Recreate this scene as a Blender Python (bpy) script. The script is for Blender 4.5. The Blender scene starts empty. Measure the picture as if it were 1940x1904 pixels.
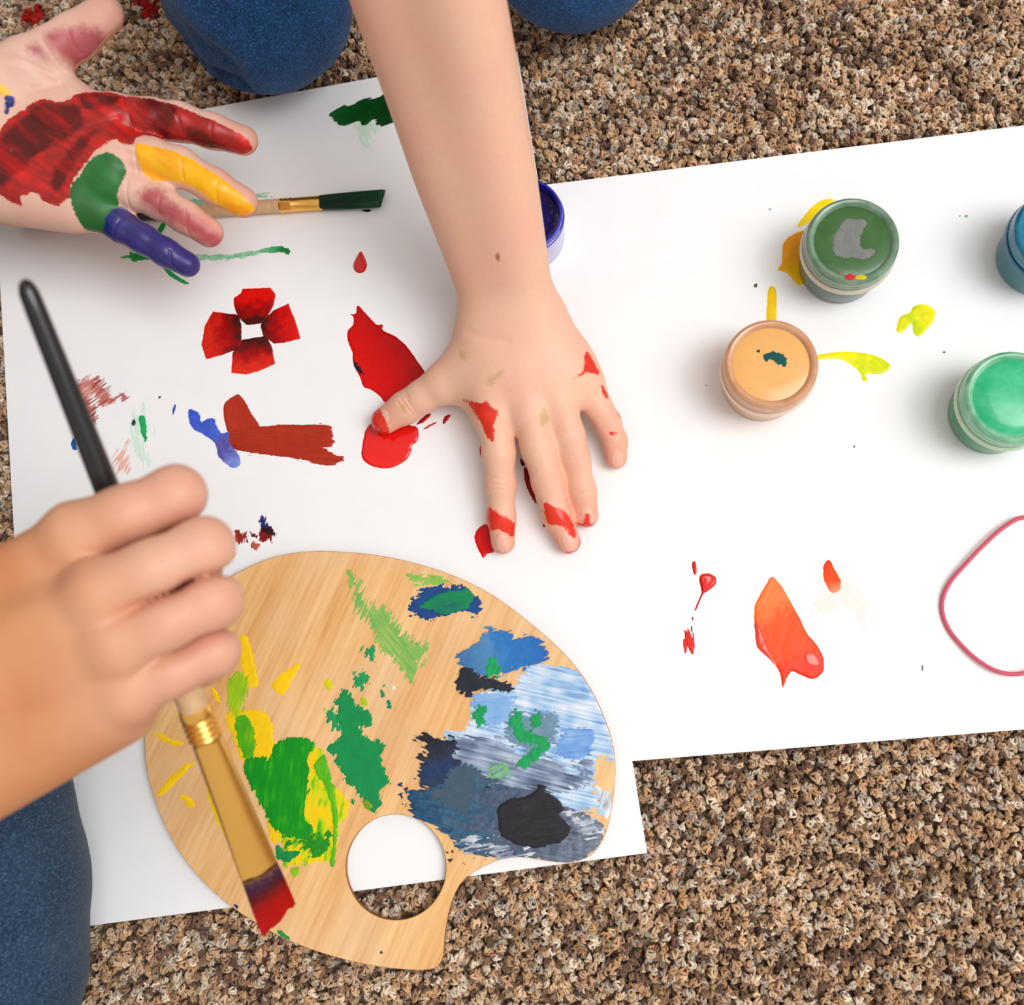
import bpy, bmesh, math
import numpy as np
from mathutils import Matrix, Vector

# ------------------------------------------------------------------ camera, light, exposure
scene = bpy.context.scene
COL = scene.collection
W, H, F = 1940.0, 1904.0, 2000.0
CAMH = 0.5154
ROT = np.array([[0.9955655, 0.0166201, 0.0925910],
                [0.0, 0.9842690, -0.1766763],
                [-0.0940708, 0.1758928, 0.9799043]])
cam = bpy.data.cameras.new('camera')
cam.sensor_width = 36.0
cam.sensor_fit = 'HORIZONTAL'
cam.lens = F / W * 36.0
cam.clip_start = 0.01
cam.dof.use_dof = True
cam.dof.focus_distance = 0.515
cam.dof.aperture_fstop = 8.5
camo = bpy.data.objects.new('camera', cam)
COL.objects.link(camo)
m4 = np.eye(4); m4[:3, :3] = ROT; m4[2, 3] = CAMH
camo.matrix_world = Matrix(m4.tolist())
scene.camera = camo

world = bpy.data.worlds.new('room_light')
scene.world = world
world.use_nodes = True
wbg = world.node_tree.nodes['Background']
wbg.inputs[0].default_value = (1.0, 0.945, 0.89, 1)
wbg.inputs[1].default_value = 0.62

def area(name, loc, target, size, power, color):
    d = bpy.data.lights.new(name, 'AREA')
    d.shape = 'RECTANGLE'; d.size = size[0]; d.size_y = size[1]
    d.energy = power; d.color = color
    o = bpy.data.objects.new(name, d); COL.objects.link(o)
    o.location = loc
    o.rotation_euler = (Vector(target) - Vector(loc)).to_track_quat('-Z', 'Y').to_euler()
    return o
area('window_light', (2.55, -0.25, 3.10), (0.0, 0.1, 0.0), (1.7, 1.9), 48.0, (0.97, 0.99, 1.01))
area('added_fill_light', (0.95, -0.02, 2.35), (-0.1, 0.1, 0.0), (1.3, 1.3), 29.0, (0.98, 0.99, 1.0))  # overhead fill added to brighten the left side, no known lamp there

scene.view_settings.view_transform = 'Standard'
scene.view_settings.look = 'None'
scene.view_settings.gamma = 1.0
scene.view_settings.exposure = -0.01
scene.view_settings.use_curve_mapping = False

# ------------------------------------------------------------------ helpers
def ray(u, v):
    return ROT @ np.array([(u - W / 2) / F, -(v - H / 2) / F, -1.0])
def P(u, v, z=0.0):
    """the point at height z that lies on the sight line of photo position (u, v)"""
    r = ray(u, v); t = (z - CAMH) / r[2]
    return np.array([r[0] * t, r[1] * t, z])
def PR(u, v, z, rpx):
    """a joint: centre and radius in metres from a radius measured in the photo"""
    r = ray(u, v); t = (z - CAMH) / r[2]
    return (P(u, v, z), rpx * t / F)
def crop(ox, oy, s):
    return lambda pts: [(ox + x / s, oy + y / s) for x, y in pts]
C1 = crop(0, 0, 2.5526); C3 = crop(640, 560, 3.2333); C4 = crop(0, 500, 2.8529)
C5 = crop(120, 700, 3.4643); CG = crop(280, 340, 4.0417); C6 = crop(260, 1020, 2.2661)
C7 = crop(600, 1020, 2.2672); C8 = crop(1240, 320, 2.7714); C9 = crop(1240, 940, 2.7714)
CQ = crop(780, 1180, 3.9675)

def lin(c):
    c = np.asarray(c, float) / 255.0
    return np.where(c <= 0.04045, c / 12.92, ((c + 0.055) / 1.055) ** 2.4)
def rgba(c): return tuple(lin(c)) + (1.0,)

def _hash(i, j, seed):
    n = (i * 374761393 + j * 668265263 + seed * 1442695041) & 0xffffffff
    n = ((n ^ (n >> 13)) * 1274126177) & 0xffffffff
    return ((n ^ (n >> 16)) & 0xffff) / 65535.0
def vnoise(x, y, seed=0):
    xi = np.floor(x).astype(np.int64); yi = np.floor(y).astype(np.int64)
    fx = x - xi; fy = y - yi
    fx = fx * fx * (3 - 2 * fx); fy = fy * fy * (3 - 2 * fy)
    a = _hash(xi, yi, seed); b = _hash(xi + 1, yi, seed)
    c = _hash(xi, yi + 1, seed); d = _hash(xi + 1, yi + 1, seed)
    return (a + (b - a) * fx) * (1 - fy) + (c + (d - c) * fx) * fy
def fbm(x, y, seed=0, o=3):
    s = 0; a = 0.5; t = 0
    for k in range(o):
        s = s + a * vnoise(x * 2 ** k, y * 2 ** k, seed + 17 * k); t += a; a *= 0.55
    return s / t
def sstep(a, b, x):
    t = np.clip((x - a) / (b - a), 0, 1); return t * t * (3 - 2 * t)

def sdpoly(X, Y, poly):
    """signed distance to a closed polygon, negative inside"""
    p = np.asarray(poly, float); q = np.roll(p, -1, 0)
    d2 = np.full(X.shape, 1e9); ins = np.zeros(X.shape, bool)
    for (ax, ay), (bx, by) in zip(p, q):
        ex, ey = bx - ax, by - ay
        t = np.clip(((X - ax) * ex + (Y - ay) * ey) / (ex * ex + ey * ey + 1e-18), 0, 1)
        d2 = np.minimum(d2, (X - ax - t * ex) ** 2 + (Y - ay - t * ey) ** 2)
        if ey != 0:
            c = (ay > Y) != (by > Y)
            ins ^= c & (X < ax + (Y - ay) * ex / ey)
    d = np.sqrt(d2)
    return np.where(ins, -d, d)
def smooth_poly(pts, n=4):
    p = np.asarray(pts, float); out = []
    N = len(p)
    for i in range(N):
        a, b, c, d = p[i - 1], p[i], p[(i + 1) % N], p[(i + 2) % N]
        for k in range(n):
            t = k / n
            out.append(0.5 * (2 * b + (c - a) * t + (2 * a - 5 * b + 4 * c - d) * t * t + (3 * b - a - 3 * c + d) * t ** 3))
    return np.array(out)

def link(name, me, mat=None, parent=None):
    o = bpy.data.objects.new(name, me); COL.objects.link(o)
    if mat is not None:
        me.materials.clear(); me.materials.append(mat)
    if parent is not None: o.parent = parent
    return o
def tag(o, label, cat, group=None, kind=None):
    if label: o['label'] = label
    if cat: o['category'] = cat
    if group: o['group'] = group
    if kind: o['kind'] = kind
    return o
def empty(name, loc=(0, 0, 0)):
    o = bpy.data.objects.new(name, None); COL.objects.link(o); o.location = loc
    o.empty_display_size = 0.02
    return o
def np_mesh(name, V, faces, smooth=True):
    me = bpy.data.meshes.new(name)
    V = np.asarray(V, np.float32); faces = np.asarray(faces, np.int32)
    n = faces.shape[1]
    me.vertices.add(len(V)); me.vertices.foreach_set('co', V.ravel())
    me.loops.add(faces.size); me.loops.foreach_set('vertex_index', faces.ravel())
    me.polygons.add(len(faces))
    me.polygons.foreach_set('loop_start', np.arange(0, faces.size, n, dtype=np.int32))
    me.update(calc_edges=True)
    me.polygons.foreach_set('use_smooth', np.full(len(faces), smooth))
    me.validate()
    return me
def set_col(me, c, name='Col'):
    a = me.color_attributes.new(name, 'FLOAT_COLOR', 'POINT')
    a.data.foreach_set('color', np.concatenate([c, np.ones((len(c), 1))], 1).astype(np.float32).ravel())
def set_float(me, name, v):
    a = me.attributes.new(name, 'FLOAT', 'POINT')
    a.data.foreach_set('value', np.asarray(v, np.float32))
def bm_obj(name, bm, mat, parent=None, smooth=True):
    me = bpy.data.meshes.new(name); bm.to_mesh(me); bm.free()
    for p in me.polygons: p.use_smooth = smooth
    return link(name, me, mat, parent)

# ------------------------------------------------------------------ material helpers
class NT:
    def __init__(s, name):
        s.m = bpy.data.materials.new(name); s.m.use_nodes = True
        s.t = s.m.node_tree; s.b = s.t.nodes['Principled BSDF']
    def n(s, typ, **kw):
        d = s.t.nodes.new(typ)
        for k, v in kw.items():
            if k in d.inputs.keys() if isinstance(k, str) else False: d.inputs[k].default_value = v
            else: setattr(d, k, v)
        return d
    def l(s, a, b): s.t.links.new(a, b)
    def noise(s, scale, detail=3.0, rough=0.5, vec=None, stretch=None, rot=None, loc=None):
        if vec is None: vec = s.n('ShaderNodeTexCoord').outputs['Object']
        if rot:
            mp = s.n('ShaderNodeMapping'); mp.inputs['Rotation'].default_value = rot
            s.l(vec, mp.inputs[0]); vec = mp.outputs[0]
        if stretch:
            mp = s.n('ShaderNodeMapping'); mp.inputs['Scale'].default_value = stretch
            s.l(vec, mp.inputs[0]); vec = mp.outputs[0]
        t = s.n('ShaderNodeTexNoise')
        t.inputs['Scale'].default_value = scale; t.inputs['Detail'].default_value = detail
        t.inputs['Roughness'].default_value = rough
        s.l(vec, t.inputs['Vector']); return t.outputs['Fac']
    def ramp(s, fac, stops):
        r = s.n('ShaderNodeValToRGB'); e = r.color_ramp.elements
        while len(e) < len(stops): e.new(0.5)
        for el, (p, c) in zip(e, stops): el.position = p; el.color = c
        s.l(fac, r.inputs[0]); return r.outputs[0]
    def math(s, op, a, b=None, clamp=False):
        m = s.n('ShaderNodeMath'); m.operation = op; m.use_clamp = clamp
        for i, v in enumerate((a, b)):
            if v is None: continue
            if isinstance(v, (int, float)): m.inputs[i].default_value = v
            else: s.l(v, m.inputs[i])
        return m.outputs[0]
    def maprange(s, v, a, b, c=0.0, d=1.0, smooth=False):
        m = s.n('ShaderNodeMapRange')
        if smooth: m.interpolation_type = 'SMOOTHSTEP'
        s.l(v, m.inputs[0])
        for i, q in enumerate((a, b, c, d)): m.inputs[i + 1].default_value = q
        return m.outputs[0]
    def mix(s, fac, a, b, typ='MIX'):
        m = s.n('ShaderNodeMix'); m.data_type = 'RGBA'; m.blend_type = typ
        if isinstance(fac, (int, float)): m.inputs[0].default_value = fac
        else: s.l(fac, m.inputs[0])
        for i, v in ((6, a), (7, b)):
            if isinstance(v, tuple): m.inputs[i].default_value = v
            else: s.l(v, m.inputs[i])
        return m.outputs[2]
    def attr(s, name, geo=True):
        a = s.n('ShaderNodeAttribute'); a.attribute_name = name
        if not geo: a.attribute_type = 'INSTANCER'
        return a
    def bump(s, h, strength, dist):
        b = s.n('ShaderNodeBump'); b.inputs['Strength'].default_value = strength
        b.inputs['Distance'].default_value = dist
        s.l(h, b.inputs['Height']); s.l(b.outputs[0], s.b.inputs['Normal'])
    def set(s, **kw):
        for k, v in kw.items(): s.b.inputs[k.replace('_', ' ')].default_value = v
        return s
def flat(name, c, rough=0.5, **kw):
    t = NT(name); t.b.inputs['Base Color'].default_value = rgba(c); t.b.inputs['Roughness'].default_value = rough
    t.set(**kw); return t.m

def mat_paint(name, rough, spec=0.4, coat=0.0, bump=0.4):
    t = NT(name); a = t.attr('Col')
    t.l(a.outputs['Color'], t.b.inputs['Base Color'])
    t.set(Roughness=rough, Coat_Weight=coat, Coat_Roughness=0.12)
    t.b.inputs['Specular IOR Level'].default_value = spec
    t.bump(t.noise(900, 3), bump, 0.0004)
    return t.m
M_DRY = mat_paint('dry_paint', 0.65, 0.25)
M_WET = mat_paint('wet_paint', 0.32, 0.22, 0.0, 0.25)
M_GLOSS = mat_paint('fresh_paint', 0.12, 0.5, 0.3, 0.03)

# ------------------------------------------------------------------ floor and carpet pile
PILE = 0.0055
t = NT('carpet_backing')
t.l(t.ramp(t.noise(260, 5, 0.7), [(0.3, rgba((74, 54, 42))), (0.7, rgba((176, 142, 112)))]), t.b.inputs['Base Color'])
t.set(Roughness=1.0)
bm = bmesh.new()
bmesh.ops.create_cube(bm, size=1.0, matrix=Matrix.Translation((-0.1, 0.2, -PILE - 0.012)) @ Matrix.Diagonal((3.2, 3.2, 0.02, 1)))
fl = bm_obj('floor', bm, t.m, smooth=False)
tag(fl, 'brown carpeted floor under the paper sheets and jars', None, kind='structure')

PAPER1 = [(-14, 280), (980, 97.5), (1226, 1616), (69, 1767)]
p2a, p2b, p2c = P(1050, 348), P(1940, 245), P(1205, 1448)
ax2 = (p2b - p2a) / np.linalg.norm(p2b - p2a) * 0.997
th2 = math.atan2(p2b[1] - p2a[1], p2b[0] - p2a[0]) + math.radians(0.5)
ax2 = np.array([math.cos(th2), math.sin(th2), 0]); ay2 = np.array([math.sin(th2), -math.cos(th2), 0])
o2 = p2a - ax2 * 0.045
PAPER2 = [o2[:2], (o2 + ax2 * 0.42)[:2], (o2 + ax2 * 0.42 + ay2 * 0.2965)[:2], (o2 + ay2 * 0.2965)[:2]]
PAPER1W = [P(u, v)[:2] for u, v in PAPER1]

rng = np.random.default_rng(5)
def carpet():
    sp = 0.0029
    gx, gy = np.meshgrid(np.arange(-0.47, 0.33, sp), np.arange(-0.27, 0.56, sp * 0.9))
    gx = gx + (np.arange(gx.shape[0]) % 2)[:, None] * sp * 0.5
    x = (gx + rng.uniform(-0.42, 0.42, gx.shape) * sp).ravel(); y = (gy + rng.uniform(-0.42, 0.42, gy.shape) * sp).ravel()
    wx, wy = np.meshgrid(np.arange(-0.85, 0.75, 0.0037), np.arange(-0.55, 1.0, 0.0035))
    wx = (wx + rng.uniform(-0.4, 0.4, wx.shape) * 0.0037).ravel(); wy = (wy + rng.uniform(-0.4, 0.4, wy.shape) * 0.0035).ravel()
    far = (wx < -0.47) | (wx > 0.33) | (wy < -0.27) | (wy > 0.56)
    ncore = len(x); x = np.concatenate([x, wx[far]]); y = np.concatenate([y, wy[far]])
    big = np.where(np.arange(len(x)) < ncore, 1.0, 1.28)
    keep = (sdpoly(x, y, PAPER1W) > -0.006) & (sdpoly(x, y, PAPER2) > -0.006)
    x = x[keep]; y = y[keep]; big = big[keep]; n = len(x)
    z = -PILE * big + rng.uniform(-0.0012, 0.0004, n)
    under = (sdpoly(x, y, PAPER1W) < 0.002) | (sdpoly(x, y, PAPER2) < 0.002)
    z[under] -= 0.0022
    pal = lin([(206, 174, 142), (196, 154, 114), (184, 167, 150), (150, 116, 90), (226, 208, 186), (116, 88, 70), (186, 150, 118), (212, 180, 146)])
    base = fbm(x * 95, y * 95, 3, 3) + rng.normal(0, 0.16, n)
    order = [5, 3, 2, 6, 0, 1, 7, 4]
    q = np.argsort(np.argsort(base)) / n
    pick = np.array(order)[np.minimum((q * 8).astype(int), 7)]
    rnd = rng.random(n) < 0.3
    pick[rnd] = rng.integers(0, 8, rnd.sum())
    c = pal[pick] * rng.uniform(0.88, 1.22, (n, 1))
    for (u, v, r) in ((62, 32, 0.0062), (285, 14, 0.0055), (276, 2, 0.005), (293, 28, 0.004)):
        p = P(u, v, -0.002); d = np.hypot(x - p[0], y - p[1]) + rng.normal(0, 0.0009, n)
        c[d < r] = lin((196, 22, 14)) * rng.uniform(0.7, 1.1, ((d < r).sum(), 1))
    me = bpy.data.meshes.new('carpet_pile')
    me.vertices.add(n); me.vertices.foreach_set('co', np.stack([x, y, z], 1).astype(np.float32).ravel())
    a = me.attributes.new('tint', 'FLOAT_COLOR', 'POINT')
    a.data.foreach_set('color', np.concatenate([c, np.ones((n, 1))], 1).astype(np.float32).ravel())
    a = me.attributes.new('turn', 'FLOAT_VECTOR', 'POINT')
    rot = np.stack([rng.normal(0, 0.35, n), rng.normal(0, 0.35, n), rng.uniform(0, 6.283, n)], 1)
    a.data.foreach_set('vector', rot.astype(np.float32).ravel())
    a = me.attributes.new('pick', 'INT', 'POINT'); a.data.foreach_set('value', rng.integers(0, 8, n).astype(np.int32))
    a = me.attributes.new('size', 'FLOAT', 'POINT'); a.data.foreach_set('value', (big * rng.uniform(0.8, 1.2, n)).astype(np.float32))
    t = NT('wool_loop')
    col = t.attr('tint', geo=False).outputs['Color']; sh = t.attr('Col').outputs['Color']
    t.l(t.mix(1.0, col, sh, 'MULTIPLY'), t.b.inputs['Base Color'])
    t.set(Roughness=0.95, Sheen_Weight=0.15); t.b.inputs['Specular IOR Level'].default_value = 0.1
    col8 = bpy.data.collections.new('loop_shapes')
    for k in range(8):
        V = []; Fc = []; CC = []
        for s in range(4):
            R = rng.uniform(0.0009, 0.0016); tr = rng.uniform(0.00046, 0.00072)
            cx, cy = rng.uniform(-0.0010, 0.0010, 2)
            yaw = rng.uniform(0, 6.283); tilt = rng.uniform(0.1, 1.25); sp0 = rng.uniform(-0.6, 0.2); sp1 = math.pi + rng.uniform(-0.2, 1.0)
            zc = PILE - 0.0017 + rng.uniform(-0.0012, 0.0002)
            lum = rng.uniform(0.78, 1.18) * np.array([1, rng.uniform(0.96, 1.02), rng.uniform(0.9, 1.03)])
            NS, NR = 9, 5; base = len(V)
            M = np.array(Matrix.Rotation(yaw, 3, 'Z') @ Matrix.Rotation(tilt, 3, 'X'))
            for i in range(NS):
                th = sp0 + (sp1 - sp0) * i / (NS - 1)
                ctr = np.array([R * math.cos(th), 0, R * math.sin(th)])
                rad = np.array([math.cos(th), 0, math.sin(th)]); ax = np.array([0, 1, 0])
                tt = tr * (0.85 + 0.25 * math.sin(math.pi * i / (NS - 1)))
                for j in range(NR):
                    ph = 2 * math.pi * j / NR + i * 0.5
                    V.append(M @ (ctr + tt * (math.cos(ph) * rad + math.sin(ph) * ax)) + np.array([cx, cy, zc]))
                    CC.append(lum)
            for i in range(NS - 1):
                for j in range(NR):
                    a0 = base + i * NR + j; a1 = base + i * NR + (j + 1) % NR
                    Fc.append((a0, a1, a1 + NR, a0 + NR))
        # a plain stalk so the loops are tied down to the backing
        base = len(V)
        for zz, rr in ((-0.001, 0.0011), (PILE - 0.002, 0.0013)):
            for j in range(5):
                V.append(np.array([rr * math.cos(j * 1.2566), rr * math.sin(j * 1.2566), zz])); CC.append(np.array([0.75, 0.72, 0.7]))
        for j in range(5): Fc.append((base + j, base + (j + 1) % 5, base + 5 + (j + 1) % 5, base + 5 + j))
        lm = np_mesh('wool_loop', V, Fc); set_col(lm, np.array(CC)); lm.materials.append(t.m)
        col8.objects.link(bpy.data.objects.new('wool_loop', lm))
    o = link('carpet_pile', me)
    tag(o, 'curly brown and beige looped wool carpet pile around the paper sheets', 'carpet', kind='stuff')
    ng = bpy.data.node_groups.new('loops', 'GeometryNodeTree')
    ng.interface.new_socket('Geometry', in_out='INPUT', socket_type='NodeSocketGeometry')
    ng.interface.new_socket('Geometry', in_out='OUTPUT', socket_type='NodeSocketGeometry')
    N = ng.nodes; L = ng.links
    gi = N.new('NodeGroupInput'); go = N.new('NodeGroupOutput')
    ip = N.new('GeometryNodeInstanceOnPoints'); ci = N.new('GeometryNodeCollectionInfo')
    ci.inputs['Collection'].default_value = col8; ci.inputs['Separate Children'].default_value = True
    ci.inputs['Reset Children'].default_value = True
    ip.inputs['Pick Instance'].default_value = True
    def na(nm, ty):
        q = N.new('GeometryNodeInputNamedAttribute'); q.data_type = ty; q.inputs['Name'].default_value = nm
        return q.outputs['Attribute']
    L.new(gi.outputs[0], ip.inputs['Points']); L.new(ci.outputs[0], ip.inputs['Instance'])
    L.new(na('pick', 'INT'), ip.inputs['Instance Index'])
    e2r = N.new('FunctionNodeEulerToRotation'); L.new(na('turn', 'FLOAT_VECTOR'), e2r.inputs[0]); L.new(e2r.outputs[0], ip.inputs['Rotation'])
    L.new(na('size', 'FLOAT'), ip.inputs['Scale'])
    L.new(ip.outputs[0], go.inputs[0])
    md = o.modifiers.new('loops', 'NODES'); md.node_group = ng
carpet()

# ------------------------------------------------------------------ paper sheets
t = NT('white_paper')
t.l(t.ramp(t.noise(60, 3), [(0.3, rgba((243, 243, 244))), (0.7, rgba((246, 246, 246)))]), t.b.inputs['Base Color'])
t.set(Roughness=0.7); t.b.inputs['Specular IOR Level'].default_value = 0.25
t.bump(t.noise(1500, 3), 0.08, 0.0003)
M_PAPER = t.m
def sheet(name, corners, z, label):
    bm = bmesh.new(); n = 12; g = {}
    c = [np.array(q, float) for q in corners]
    for i in range(n + 1):
        for j in range(n + 1):
            a, b = i / n, j / n
            q = (c[0] * (1 - a) + c[1] * a) * (1 - b) + (c[3] * (1 - a) + c[2] * a) * b
            g[i, j] = bm.verts.new((q[0], q[1], z))
    for i in range(n):
        for j in range(n):
            bm.faces.new((g[i, j], g[i, j + 1], g[i + 1, j + 1], g[i + 1, j]))
    r = bmesh.ops.extrude_face_region(bm, geom=bm.faces[:])
    for v in r['geom']:
        if isinstance(v, bmesh.types.BMVert): v.co.z -= 0.00012
    bmesh.ops.recalc_face_normals(bm, faces=bm.faces[:])
    o = bm_obj(name, bm, M_PAPER, smooth=False)
    return tag(o, label, 'paper')
Z2 = 0.0; Z1 = 0.00014
paper1 = sheet('paper_sheet', PAPER1W, Z1, 'white paper sheet with a red painted flower, lying under the palette')
paper2 = sheet('paper_sheet', PAPER2, Z2, 'white paper sheet with an orange feather stroke, paint jars standing on it')

# ------------------------------------------------------------------ paint films: thin clipped relief meshes
def film(name, parent, polys, col, z0, thick=0.00025, mat=None, s=0.0004, edge=(0.0005, 0.0015), dry=None,
         label=None, seed=1, smooth=True, ridge=None, rough=1.0, clip=None):
    """polys in photo positions; edge = (noise amount, noise size); dry = (angle, along, across, bias, strength)"""
    mat = mat or M_DRY
    W2 = []
    for p in polys:
        q = np.array([P(u, v, z0)[:2] for u, v in p])
        W2.append(smooth_poly(q, 4) if smooth and len(q) > 3 else q)
    allp = np.concatenate(W2); lo = allp.min(0) - 0.0015; hi = allp.max(0) + 0.0015
    gx = np.arange(lo[0], hi[0] + s, s); gy = np.arange(lo[1], hi[1] + s, s)
    X, Y = np.meshgrid(gx, gy, indexing='ij')
    f = np.full(X.shape, -1.0)
    for q in W2: f = np.maximum(f, -sdpoly(X, Y, q))
    f0 = f.copy()
    f = f + rough * edge[0] * ((fbm(X / edge[1], Y / edge[1], seed, 3) - 0.5) * 2 + (fbm(X / (edge[1] * 3.1), Y / (edge[1] * 3.1), seed + 71, 2) - 0.5) * 2)
    if dry:
        ang, al, ac, bias, stren = dry
        ca, sa = math.cos(math.radians(ang)), math.sin(math.radians(ang))
        A = (X * ca + Y * sa) / al; B = (-X * sa + Y * ca) / ac
        dn = fbm(A, B, seed + 40, 3) - 0.5
        f = np.minimum(f, 0.003) + stren * (dn + bias)
    if clip:
        f = np.minimum(f, -sdpoly(X, Y, clip[0]) - 0.0003)
        f = np.minimum(f, sdpoly(X, Y, clip[1]) - 0.0003)
    hgt = thick * sstep(0, 0.0012, f) * (0.75 + 0.5 * fbm(X / 0.004, Y / 0.004, seed + 9, 2))
    if ridge:
        ang, ac, amt = ridge
        ca, sa = math.cos(math.radians(ang)), math.sin(math.radians(ang))
        hgt = hgt + amt * fbm((X * ca + Y * sa) / (ac * 14), (-X * sa + Y * ca) / ac, seed + 5, 2) * sstep(0, 0.001, f)
    Zv = z0 + 0.00004 + hgt
    c = col(X, Y, f0, seed) if callable(col) else np.broadcast_to(lin(col), X.shape + (3,))
    nx, ny = X.shape
    ids = np.arange(nx * ny).reshape(nx, ny)
    a, b, cc, d = ids[:-1, :-1].ravel(), ids[1:, :-1].ravel(), ids[1:, 1:].ravel(), ids[:-1, 1:].ravel()
    T = np.concatenate([np.stack([a, b, cc], 1), np.stack([a, cc, d], 1)])
    ff = f.ravel(); D = np.concatenate([X.reshape(-1, 1), Y.reshape(-1, 1), Zv.reshape(-1, 1), np.asarray(c).reshape(-1, 3)], 1)
    ins = ff[T] > 0; cnt = ins.sum(1)
    full = T[cnt == 3]
    newD = [D]; tris = [full]; base = len(D)
    for want in (1, 2):
        sel = T[cnt == want]; si = ins[cnt == want]
        if not len(sel): continue
        odd = np.argmax(si if want == 1 else ~si, 1)
        r = np.arange(len(sel))
        v0 = sel[r, odd]; v1 = sel[r, (odd + 1) % 3]; v2 = sel[r, (odd + 2) % 3]
        def cut(i, j):
            k = (ff[i] / (ff[i] - ff[j]))[:, None]; return D[i] + (D[j] - D[i]) * k
        e1 = cut(v0, v1); e2 = cut(v0, v2)
        i1 = base + np.arange(len(sel)); i2 = i1 + len(sel); base += 2 * len(sel)
        newD += [e1, e2]
        if want == 1: tris.append(np.stack([v0, i1, i2], 1))
        else: tris += [np.stack([i1, v1, v2], 1), np.stack([i1, v2, i2], 1)]
    D = np.concatenate(newD); T = np.concatenate(tris)
    if not len(T): return None
    used, inv = np.unique(T.ravel(), return_inverse=True)
    D = D[used]; T = inv.reshape(-1, 3)
    me = np_mesh(name, D[:, :3], T); set_col(me, np.clip(D[:, 3:], 0, 1))
    o = link(name, me, mat, parent)
    if label: o['label'] = label
    return o

def shade(c, var=0.12, size=0.003, seed=0):
    c = lin(c)
    return lambda X, Y, f, s: c * (1 + var * 2 * (fbm(X / size, Y / size, s + seed, 3)[..., None] - 0.5))
def streaks(cols, ang, ac=0.0007, stretch=18, gain=1.6):
    """colours laid out along brush streaks; cols from low to high"""
    cs = lin(cols)
    def g(X, Y, f, s):
        ca, sa = math.cos(math.radians(ang)), math.sin(math.radians(ang))
        n = fbm((X * ca + Y * sa) / (ac * stretch), (-X * sa + Y * ca) / ac, s + 3, 3)
        n2 = fbm(X / 0.007, Y / 0.007, s + 8, 2)
        v = np.clip(0.5 + gain * (0.6 * n + 0.4 * n2 - 0.5), 0, 0.9999) * (len(cs) - 1)
        i = v.astype(int); w = (v - i)[..., None]
        return cs[i] * (1 - w) + cs[i + 1] * w
    return g
def grad(stops, pa, pb, var=0.12, wob=0.15, ang=None, ac=0.0006):
    """colour runs from photo point pa to pb; stops = [(t, colour)]"""
    A = P(*pa)[:2]; B = P(*pb)[:2]; d = B - A; L2 = d @ d
    ts = [q[0] for q in stops]; cs = lin([q[1] for q in stops])
    def g(X, Y, f, s):
        t = ((X - A[0]) * d[0] + (Y - A[1]) * d[1]) / L2 + wob * 2 * (fbm(X / 0.004, Y / 0.004, s + 2, 3) - 0.5)
        if ang is not None:
            ca, sa = math.cos(math.radians(ang)), math.sin(math.radians(ang))
            st = fbm((X * ca + Y * sa) / (ac * 20), (-X * sa + Y * ca) / ac, s + 31, 2) - 0.5
            t = t + 0.5 * st
        else: st = 0
        out = np.stack([np.interp(t, ts, cs[:, k]) for k in range(3)], -1)
        return out * (1 + var * 2 * (fbm(X / 0.0015, Y / 0.0015, s + 4, 2)[..., None] - 0.5))
    return g

zp1 = Z1; zp2 = Z2
RED = (222, 14, 10); DRED = (170, 4, 6); MAR = (70, 18, 14)
fc = (474, 628)
for pts, out, bright in (
    ([(1310, 135), (1460, 128), (1490, 165), (1480, 220), (1430, 320), (1330, 330), (1290, 290), (1265, 230), (1262, 185), (1300, 160)], (480, 548), RED),
    ([(1150, 258), (1290, 275), (1305, 330), (1305, 430), (1290, 460), (1180, 500), (1115, 515), (1090, 440), (1105, 340)], (385, 640), (214, 34, 16)),
    ([(1430, 300), (1480, 250), (1558, 215), (1590, 290), (1625, 405), (1540, 425), (1480, 430), (1420, 385), (1410, 330)], (568, 615), RED),
    ([(1310, 410), (1440, 388), (1470, 450), (1488, 540), (1400, 580), (1330, 597), (1250, 590), (1258, 480)], (475, 708), (222, 40, 18))):
    film('flower_petal', paper1, [C4(pts)], grad([(0, MAR), (0.25, MAR), (0.55, DRED), (0.8, bright), (1, bright)], fc, out, 0.15, 0.2), zp1,
         0.0002, M_WET, 0.00028, (0.0002, 0.0008), label='glossy red painted petal, dark towards the middle', seed=len(pts) * 7, smooth=False)
film('brush_stroke', paper1, [C5([(1050, 260), (1065, 215), (1110, 180), (1150, 163), (1185, 200), (1235, 290), (1290, 380), (1200, 430), (1090, 420), (1060, 340)])],
     streaks([(168, 44, 24), (186, 52, 30)], 120), zp1, 0.0002, M_WET, 0.0003, (0.0002, 0.001), label='short brick red brush stroke', ridge=(110, 0.0005, 0.00012))
film('brush_stroke', paper1, [C5([(1100, 410), (1300, 385), (1500, 380), (1730, 372), (1750, 440), (1755, 490), (1690, 512), (1780, 570), (1830, 580), (1790, 605), (1720, 618), (1600, 585), (1400, 560), (1130, 520)])],
     streaks([(152, 38, 20), (172, 46, 24), (184, 52, 28)], -3), zp1 + 0.00012, 0.0002, M_WET, 0.0003, (0.0004, 0.0012), dry=(-6, 0.02, 0.0008, 0.32, 0.003),
     label='wide brick red brush stroke with a ragged end', ridge=(-4, 0.0005, 0.00012), seed=4)
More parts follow.
